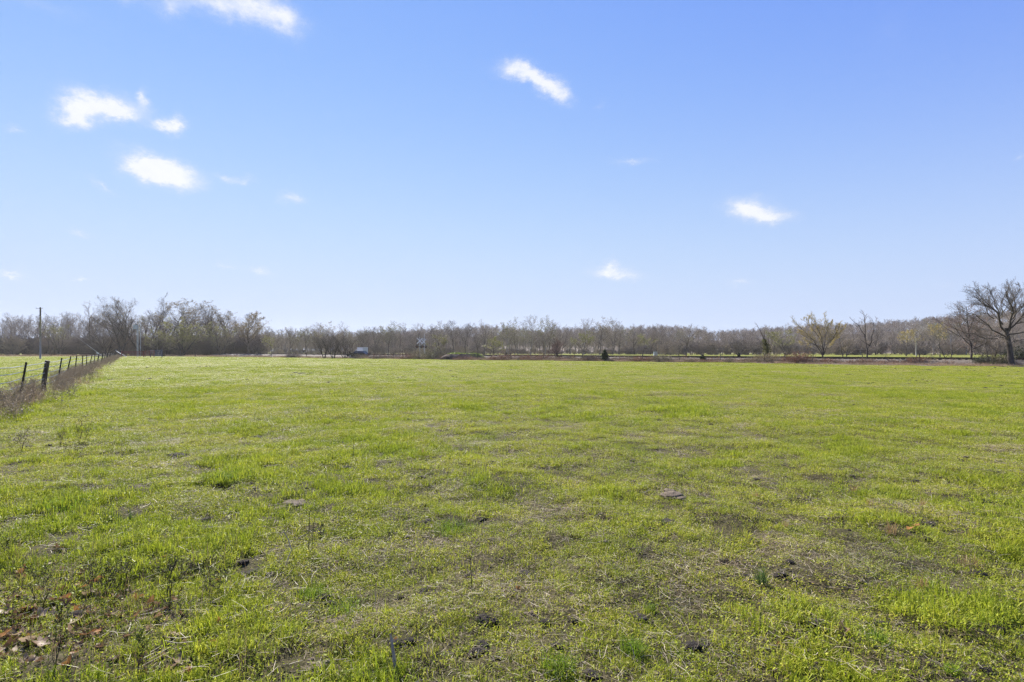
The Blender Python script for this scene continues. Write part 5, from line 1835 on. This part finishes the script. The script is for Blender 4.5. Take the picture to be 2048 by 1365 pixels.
def leaf_mesh(name, rng, size, curl, col, lobes=5, wrinkle=0.05):
    n = 44; rings = 5
    th = np.linspace(0, 2 * np.pi, n, endpoint=False)
    fr = (th * lobes / (2 * np.pi) + 0.5) % 1.0
    tri = 1 - np.abs(fr * 2 - 1)
    rr = 0.5 * (0.42 + 0.58 * tri ** 1.15) * (1 + 0.18 * np.cos(th)) * (1 + 0.10 * np.cos(th * 13 + 1) * tri)
    V = [(0, 0, 0)]
    for k in range(1, rings + 1):
        f = k / rings
        for t, r_ in zip(th, rr):
            V.append((math.cos(t) * r_ * f, math.sin(t) * r_ * f, 0))
    V = np.array(V)
    a = rng.uniform(0, 6.28)
    u = V[:, 0] * math.cos(a) + V[:, 1] * math.sin(a); v = -V[:, 0] * math.sin(a) + V[:, 1] * math.cos(a)
    V[:, 2] = curl * (1.3 * u * u + 0.35 * v * v) + wrinkle * np.sin(6 * u + rng.uniform(0, 6)) * np.abs(v) + 0.03 * np.abs(np.cos(th_of(V) * lobes / 2.0)) * np.hypot(V[:, 0], V[:, 1])
    # rolled edges
    roll = np.clip(np.abs(u) - 0.25, 0, 1)
    V[:, 0] -= np.sign(u) * math.cos(a) * roll * curl * 0.5; V[:, 1] -= np.sign(u) * math.sin(a) * roll * curl * 0.5
    V *= size
    F3 = [(0, 1 + j, 1 + (j + 1) % n) for j in range(n)]
    F4 = []
    for k in range(rings - 1):
        for j in range(n):
            p = 1 + k * n + j; q = 1 + k * n + (j + 1) % n
            F4.append((p, p + n, q + n, q))
    # stalk
    o = len(V)
    st = np.array([(-0.02, -0.006, 0), (-0.02, 0.006, 0), (-0.75, 0.012, 0.03), (-0.75, 0.0, 0.03)]) * size
    V = np.vstack([V, st]); F4.append((o, o + 1, o + 2, o + 3))
    C = np.tile(np.array(col), (len(V), 1)) * (1 + 0.25 * (fbm(V[:, 0] / size * 4 + 3, V[:, 1] / size * 4 + 1, 5, 3)))[:, None]
    return mk_mesh(name, V, np.array(F4), np.array(F3), M['leaf_dead'], C, smooth=True)


def th_of(V):
    return np.arctan2(V[:, 1], V[:, 0])


def leaves():
    rng = np.random.default_rng(33)
    tanc, brown, rust, pale = (0.3, 0.2, 0.12), (0.2, 0.125, 0.07), (0.4, 0.2, 0.065), (0.47, 0.37, 0.26)
    rows = [  # px, py, px wide, colour, curl, label
        (12, 1176, 34, brown, .5, 'large brown leaf standing on edge above the leaf pile'), (48, 1151, 26, brown, .8, 'brown folded leaf resting in tall grass above the pile'), (20, 1196, 30, brown, .5, 'dull brown leaf at the upper rim of the leaf pile'),
        (42, 1190, 30, tanc, .6, 'tan leaf tilted behind the curled pale ones'), (116, 1190, 44, brown, .7, 'broad brown leaf arched over dark stems'), (130, 1200, 42, brown, 1.0, 'dark brown leaf tucked under the broad arched leaf'),
        (48, 1209, 30, rust, .6, 'orange-brown leaf glowing in the middle of the pile'), (10, 1222, 40, tanc, 1.2, 'rolled tan leaf at the very edge of the pile'), (80, 1217, 46, pale, 1.3, 'long pale rolled leaf lying across the pile'),
        (103, 1213, 30, pale, 1.0, 'pale crumpled leaf at the end of the long rolled one'), (54, 1226, 34, rust, .5, 'rusty flat leaf under the pale rolled leaf'), (8, 1258, 34, rust, .6, 'bright orange leaf at the lower rim of the pile'),
        (70, 1262, 54, pale, .7, 'largest leaf of all, pale grey underside turned up'), (38, 1254, 34, pale, .9, 'pale leaf wedged beside the largest leaf'), (84, 1276, 46, tanc, 1.1, 'curled tan leaf below the largest leaf'),
        (154, 1236, 46, pale, 1.2, 'grey rolled leaf lying apart under bent twigs'), (142, 1256, 50, tanc, .8, 'weathered tan leaf flattened below the grey rolled leaf'), (167, 1171, 26, rust, .6, 'small fiery orange leaf caught in dark stems'),
        (188, 1172, 22, tanc, .7, 'small tan leaf just behind the fiery orange one'), (206, 1190, 24, rust, .7, 'rusty leaf at the foot of the dark many-stemmed weed'), (268, 1228, 26, rust, .9, 'rusty leaf on edge beyond the bent twigs'),
        (393, 1145, 26, pale, 1.0, 'single cream leaf curled up beside the dark weed stems'), (194, 1254, 18, rust, .8, 'little rust leaf below the bent twigs'), (164, 1213, 16, pale, 1.1, 'little pale leaf cupped near the bent twigs'),
        (1818, 1066, 18, rust, .7, 'rust leaf standing up among russet tufts'), (1833, 1061, 17, rust, .6, 'orange leaf standing up beside its rust twin'), (1682, 1278, 34, tanc, 1.1, 'curled tan leaf lying before the dark hollow'),
        (1424, 1000, 12, brown, .8, 'small brown leaf beyond the grey cowpat'), (575, 862, 9, rust, .6, 'small orange leaf beside the last clod of the row'), (160, 852, 12, rust, .5, 'orange leaf in the grass under the fence weeds'), (540, 1222, 16, rust, .7, 'small rusty leaf in the near turf by the clay clod')]
    for i, (px, py, wpx, col, curl, label) in enumerate(rows):
        x, y, z = ground_at(px, py)
        me = leaf_mesh('leaf%d' % i, rng, wpx * y / F * 0.98, curl * 0.6, col, 5 if i % 3 else 3)
        o = obj('fallen_leaf', me, None, (x, y, z + 0.022 + 0.008 * (i % 3)))
        o.rotation_euler = (rng.normal(0.1, 0.32), rng.normal(0, 0.32), rng.uniform(0, 6.28))
        tag(o, label, 'leaf', 'fallen leaves')


leaves()


def corner_litter():
    rng = np.random.default_rng(55)
    ms = [leaf_mesh('litter_leaf%d' % k, rng, 0.085, rng.uniform(0.4, 1.0), [(0.27, 0.18, 0.11), (0.19, 0.12, 0.07), (0.34, 0.18, 0.07), (0.4, 0.31, 0.2)][k % 4], 5 if k % 2 else 3) for k in range(8)]
    px = np.concatenate([rng.normal(90, 130, 260), rng.uniform(0, 460, 50), rng.uniform(0, 2048, 40)]); py = np.concatenate([rng.normal(1225, 42, 260), rng.uniform(1120, 1350, 50), rng.uniform(900, 1350, 40)])
    k = (py > 880); px, py = px[k], py[k]
    y = F * H / (py - HY); x = (px - CX) / F * y; n = len(x)
    S = rng.uniform(0.35, 1.25, n)
    S[-40:] *= 0.5
    scatter('leaf_litter', ms, np.stack([x, y, terrain(x, y) + 0.014], -1), rng.integers(0, 8, n), np.stack([rng.normal(0, .5, n), rng.normal(0, .5, n), rng.uniform(0, 6.28, n)], -1), np.stack([S, S, S], -1), 'broken brown leaf litter sunk in the turf of the near corner')


corner_litter()


def weeds():
    rows = [  # foot px, py, height px, width px, stems, seed, label
        (196, 1186, 84, 70, 5, 1, 'dark many-stemmed woody weed beside the leaf pile'), (250, 1160, 60, 34, 3, 2, 'short upright woody weed behind the many-stemmed one'), (338, 1190, 92, 60, 3, 3, 'woody weed with long slanting stems over bare soil'),
        (432, 1192, 60, 56, 3, 4, 'sparse woody weed spreading by the cream leaf'), (66, 1196, 90, 70, 2, 5, 'thin slanting woody weed rising out of the leaf pile'), (12, 1128, 70, 60, 2, 6, 'thin woody weed leaning out of the tall grass'),
        (100, 1336, 130, 50, 1, 7, 'single dark stem with tiny yellow leaves in the near corner'), (279, 1345, 100, 26, 1, 8, 'single bare upright stem in the near turf'), (150, 918, 40, 40, 3, 9, 'small bushy dead weed in the grass near the fence'),
        (40, 905, 46, 40, 3, 10, 'greyish bushy weed under the fence line'), (160, 885, 52, 36, 2, 11, 'slanting dead weed by the orange leaf under the fence'), (30, 840, 30, 40, 4, 12, 'brown bushy weed close to the steel fence post'),
        (118, 895, 34, 26, 2, 13, 'thin twisted dead weed between the fence weeds and the pasture')]
    for (px, py, hpx, wpx, stems, seed, label) in rows:
        x, y, z = ground_at(px, py)
        h = hpx * y / F; w = wpx * y / F
        ms = tree_meshes('woody%d' % seed, 700 + seed, h, w, r0=max(0.0055, 0.016 * h), clear=0.2, nl=6, stems=stems, k2=4, k3=3, k4=2, twig=0.0018, la=(0.3, 0.8), bark='weed_stem', twigm='weed_stem', wob=0.15, thin=3,
                         lean=(0.25 if seed % 2 else -0.1, 0))
        rng = np.random.default_rng(seed)
        root = empty('woody_weed', (x, y, z))
        tag(root, label, 'weed', 'woody weeds')
        obj('stem', ms[0], root); obj('crown', ms[1], root)
        vv = np.empty(len(ms[1].vertices) * 3, np.float32); ms[1].vertices.foreach_get('co', vv); vv = vv.reshape(-1, 3)
        if seed < 9:
            C = vv[rng.integers(0, len(vv), 160)] + rng.normal(0, 0.006, (160, 3))
            obj('foliage', quads('woody%d_leaves' % seed, rng, C, 0.0085, M['weed_leaf']), root)


weeds()


def tufts():
    rng = np.random.default_rng(12)
    lushp = [(0.2, 0.31, 0.03), (0.28, 0.38, 0.035), (0.16, 0.26, 0.03)]
    dark = [(0.09, 0.15, 0.045), (0.12, 0.18, 0.05), (0.07, 0.12, 0.04)]
    rows = [  # px, py, height px, width px, palette, blades, stiffness, name, label
        (218, 1034, 32, 18, dark, 60, .9, 'first of three stiff blue-green tufts, standing furthest from the cowpat'), (238, 1034, 26, 14, dark, 45, .9, 'middle one of three stiff blue-green tufts'), (262, 1040, 28, 12, dark, 40, .9, 'narrow stiff blue-green tuft closing the row of three'),
        (905, 1050, 34, 90, lushp, 420, .35, 'wide lush green grass tussock in the central pasture'), (1265, 1312, 50, 50, lushp, 200, .45, 'bright green tuft with dark shaded base in the near turf'), (1115, 1358, 50, 70, lushp, 260, .45, 'broad bright tuft at the near edge of the turf'),
        (1300, 1212, 26, 28, lushp, 90, .5, 'small bright tuft above the pale dry patch'), (630, 1180, 34, 64, lushp, 190, .4, 'bright spreading tuft above the clay clod'), (690, 1215, 42, 70, lushp, 120, .3, 'long arching blades over the clay clod'),
        (1757, 1298, 42, 44, lushp, 120, .4, 'bright coarse tuft near the curled tan leaf'), (1524, 1170, 52, 22, dark, 70, .7, 'tall upright tuft throwing shade into a dark hollow'), (1900, 1350, 36, 34, lushp, 90, .45, 'small bright tuft in the near corner turf'),
        (470, 970, 26, 70, lushp, 200, .4, 'lush green ring beside the dark soil heap'), (140, 1010, 26, 110, lushp, 320, .4, 'long lush swathe of grass on the way to the leaf pile'), (1290, 852, 12, 70, lushp, 200, .4, 'lush tussock in the open middle distance'), (1820, 862, 12, 80, lushp, 220, .4, 'lush tussock before the upturned dark clod')]
    for (px, py, hpx, wpx, pal, nb, st, label) in rows:
        x, y, z = ground_at(px, py)
        h = hpx * y / F; w = wpx * y / F
        me = patch('tuft%d' % px, [blades(rng, nb, w / 2, h * 0.6, h * 1.3, 0.0028 if y < 6 else 0.005, 0.005 if y < 6 else 0.009, 0.25 if st > .6 else 0.5, pal, stiff=st)], M['grass'])
        tag(obj('grass_tuft', me, None, (x, y, z)), label, 'grass tuft', 'grass tufts')
    rows = [(845, 912, 22, 20, 'lone russet tuft in the central pasture'), (1512, 995, 14, 16, 'short russet tuft beside the pale dry patch'), (1572, 1052, 22, 18, 'russet tuft standing alone before the dry patch'), (1621, 1012, 12, 20, 'flat russet tuft between taller ones'),
            (1708, 974, 16, 16, 'small russet tuft, farthest of the russet ones'), (1738, 1002, 20, 18, 'bright russet tuft just behind the yellow stalks'), (1783, 1066, 32, 24, 'tall straw-gold tuft beside the two orange leaves'), (1845, 1010, 30, 10, 'thin golden stalks standing together'),
            (1864, 1012, 14, 12, 'small golden tuft beside the thin stalks'), (1940, 1125, 34, 50, 'wide russet tuft with dark base'), (1845, 1175, 40, 26, 'yellowing upright tuft in front of dark turf'), (1170, 996, 14, 22, 'faded russet tuft in the centre of the pasture'), (380, 1066, 12, 24, 'flat orange-brown tuft in bright turf')]
    for (px, py, hpx, wpx, label) in rows:
        x, y, z = ground_at(px, py)
        h = hpx * y / F; w = wpx * y / F
        me = patch('russet%d' % px, [blades(rng, 60, w / 2.4, h * 0.6, h * 1.35, 0.002, 0.0035, 0.3, RUSSET + [(0.5, 0.42, 0.2)], stiff=0.75)], M['straw'])
        tag(obj('russet_tuft', me, None, (x, y, z)), label, 'grass tuft', 'dry russet tufts')


tufts()


def stalks():
    def pl(pts, lift):
        out = []
        for k, (px, py) in enumerate(pts):
            x, y, z = ground_at(*pts[0])
            out.append(((px - CX) / F * y, y + 0.02 * k, H - (py - HY) / F * y))
        return out
    rows = [  # polyline in photo pixels standing at the depth of its first point, radius, material, label
        ([(792, 1352), (786, 1325), (780, 1300), (776, 1286)], [.009, .009, .008, .006], 'stick', 'broken grey stick poking out of the near turf'),
        ([(617, 1108), (616, 1080), (615, 1050), (614, 1022)], [.003, .003, .0025, .002], 'weed_stem', 'dark dead stalk, thicker of a standing pair'),
        ([(623, 1106), (624, 1070), (626, 1032)], [.002, .002, .0015], 'weed_stem', 'thin dead stalk leaning away from its thicker neighbour'),
        ([(945, 1185), (942, 1150), (939, 1115)], [.003, .0025, .002], 'weed_stem', 'upright dead stalk with grass about its foot'),
        ([(568, 1128), (577, 1105), (579, 1098), (570, 1078), (557, 1060)], [.003, .004, .004, .004, .003], 'pale_stalk', 'pale broken stalk bent at a knee'),
        ([(630, 1104), (645, 1086), (665, 1079), (683, 1082), (698, 1098)], [.002, .002, .002, .002, .0015], 'pale_stalk', 'thin pale stalk arching like a bow over the turf'),
        ([(706, 920), (706, 895), (705, 878)], [.004, .003, .002], 'weed_stem', 'short dark stalk standing in mid pasture'),
        ([(746, 1212), (750, 1190), (748, 1165)], [.002, .002, .0015], 'pale_stalk', 'short pale stalk upright in the near turf'),
        ([(1275, 1332), (1268, 1310), (1262, 1296)], [.002, .002, .0015], 'pale_stalk', 'pale stalk leaning on the bright shaded tuft'),
        ([(806, 1146), (808, 1130), (802, 1122)], [.002, .002, .0015], 'pale_stalk', 'small hooked pale stalk'),
        ([(240, 920), (245, 905), (252, 890)], [.004, .003, .002], 'weed_stem', 'slanting dead stalk near the fence weeds'),
        ([(1825, 1132), (1825, 1100)], [.0018, .001], 'pale_stalk', 'single fine golden stalk beyond the yellowing tuft')]
    for (pts, rad, mat, label) in rows:
        P = pl(pts, 0)
        b0 = P[0]
        zz = tz(b0[0], b0[1]) - b0[2]
        b = MB().tube([(p[0] - b0[0], p[1] - b0[1], p[2] - b0[2] - (0.02 if k == 0 else 0)) for k, p in enumerate(P)], rad, 6)
        o = b.build('dead_stalk' if mat != 'stick' else 'stick', M[mat], None, smooth=True)
        o.location = (b0[0], b0[1], tz(b0[0], b0[1]))
        tag(o, label, 'stalk' if mat != 'stick' else 'stick', 'dead stalks')


M['pale_stalk'] = surf('pale_stalk', (0.45, 0.35, 0.22), (0.66, 0.54, 0.38), 12.0, 0.8)
stalks()


def loose_bits():
    """crumbs of soil and thin dead stems that nobody would count"""
    rng = np.random.default_rng(71)
    cr_ = [lump_mesh('crumb%d' % k, rng, 0.1, 0.12, 0.03, M['soil'], 5) for k in range(4)]
    x, y = wedge(rng, 6000, 2.0, 75)
    q = fbm(x / 3.0, y / 3.0, 61, 3)
    sel = (q > 0.08) & (x > fence_x(y) + 1)
    x, y = x[sel], y[sel]
    x2, y2 = wedge(rng, 240, 1.9, 9)
    x = np.concatenate([x, x2]); y = np.concatenate([y, y2]); n = len(x)
    S = rng.uniform(0.3, 1.1, n) * np.interp(np.hypot(x, y), [2, 20, 60], [0.75, 1.3, 1.7])
    scatter('soil_crumbs', cr_, np.stack([x, y, terrain(x, y) + 0.004], -1), rng.integers(0, 4, n), np.stack([0 * S, 0 * S, rng.uniform(0, 6.28, n)], -1), np.stack([S, S, S], -1), 'dark crumbs of bare soil scattered through the turf')
    st = []
    for k in range(4):
        V, F4, F3, C = blades(rng, 7, 0.12, 0.12, 0.32, 0.002, 0.0035, 0.25, [(0.24, 0.17, 0.11), (0.36, 0.28, 0.18), (0.16, 0.12, 0.08)], stiff=0.9)
        st.append(mk_mesh('stem%d' % k, V, F4, F3, M['straw'], C))
    x, y = wedge(rng, 2400, 3.0, 55)
    q = fbm(x / 4.0, y / 4.0, 67, 3) + 0.08 * (x < 0)
    sel = (q > 0.05) & (x > fence_x(y) + 0.5)
    x, y = x[sel], y[sel]
    cpx = rng.uniform(-20, 520, 90); cpy = rng.uniform(1090, 1350, 90)
    cy = F * H / (cpy - HY); x = np.concatenate([x, (cpx - CX) / F * cy]); y = np.concatenate([y, cy]); n = len(x)
    S = rng.uniform(0.5, 1.2, n)
    scatter('dead_stems', st, np.stack([x, y, terrain(x, y)], -1), rng.integers(0, 4, n), np.stack([0 * S, 0 * S, rng.uniform(0, 6.28, n)], -1), np.stack([S, S, S], -1), 'thin brown dead stems standing in the pasture')


loose_bits()
#@@HAZE
def haze():
    m, nt, out = mat_new('spring_haze')
    v = nt.nodes.new('ShaderNodeVolumePrincipled')
    v.inputs['Color'].default_value = (0.95, 0.93, 0.9, 1)
    v.inputs['Density'].default_value = HAZE_DENSITY
    v.inputs['Anisotropy'].default_value = 0.35
    nt.links.new(v.outputs[0], out.inputs['Volume'])
    o = MB().box((0, 350, 22), (3400, 1500, 56)).build('haze', m)
    tag(o, 'thin pale spring haze over the fields', 'haze', None, 'stuff')


HAZE_DENSITY = 0.00012
haze()
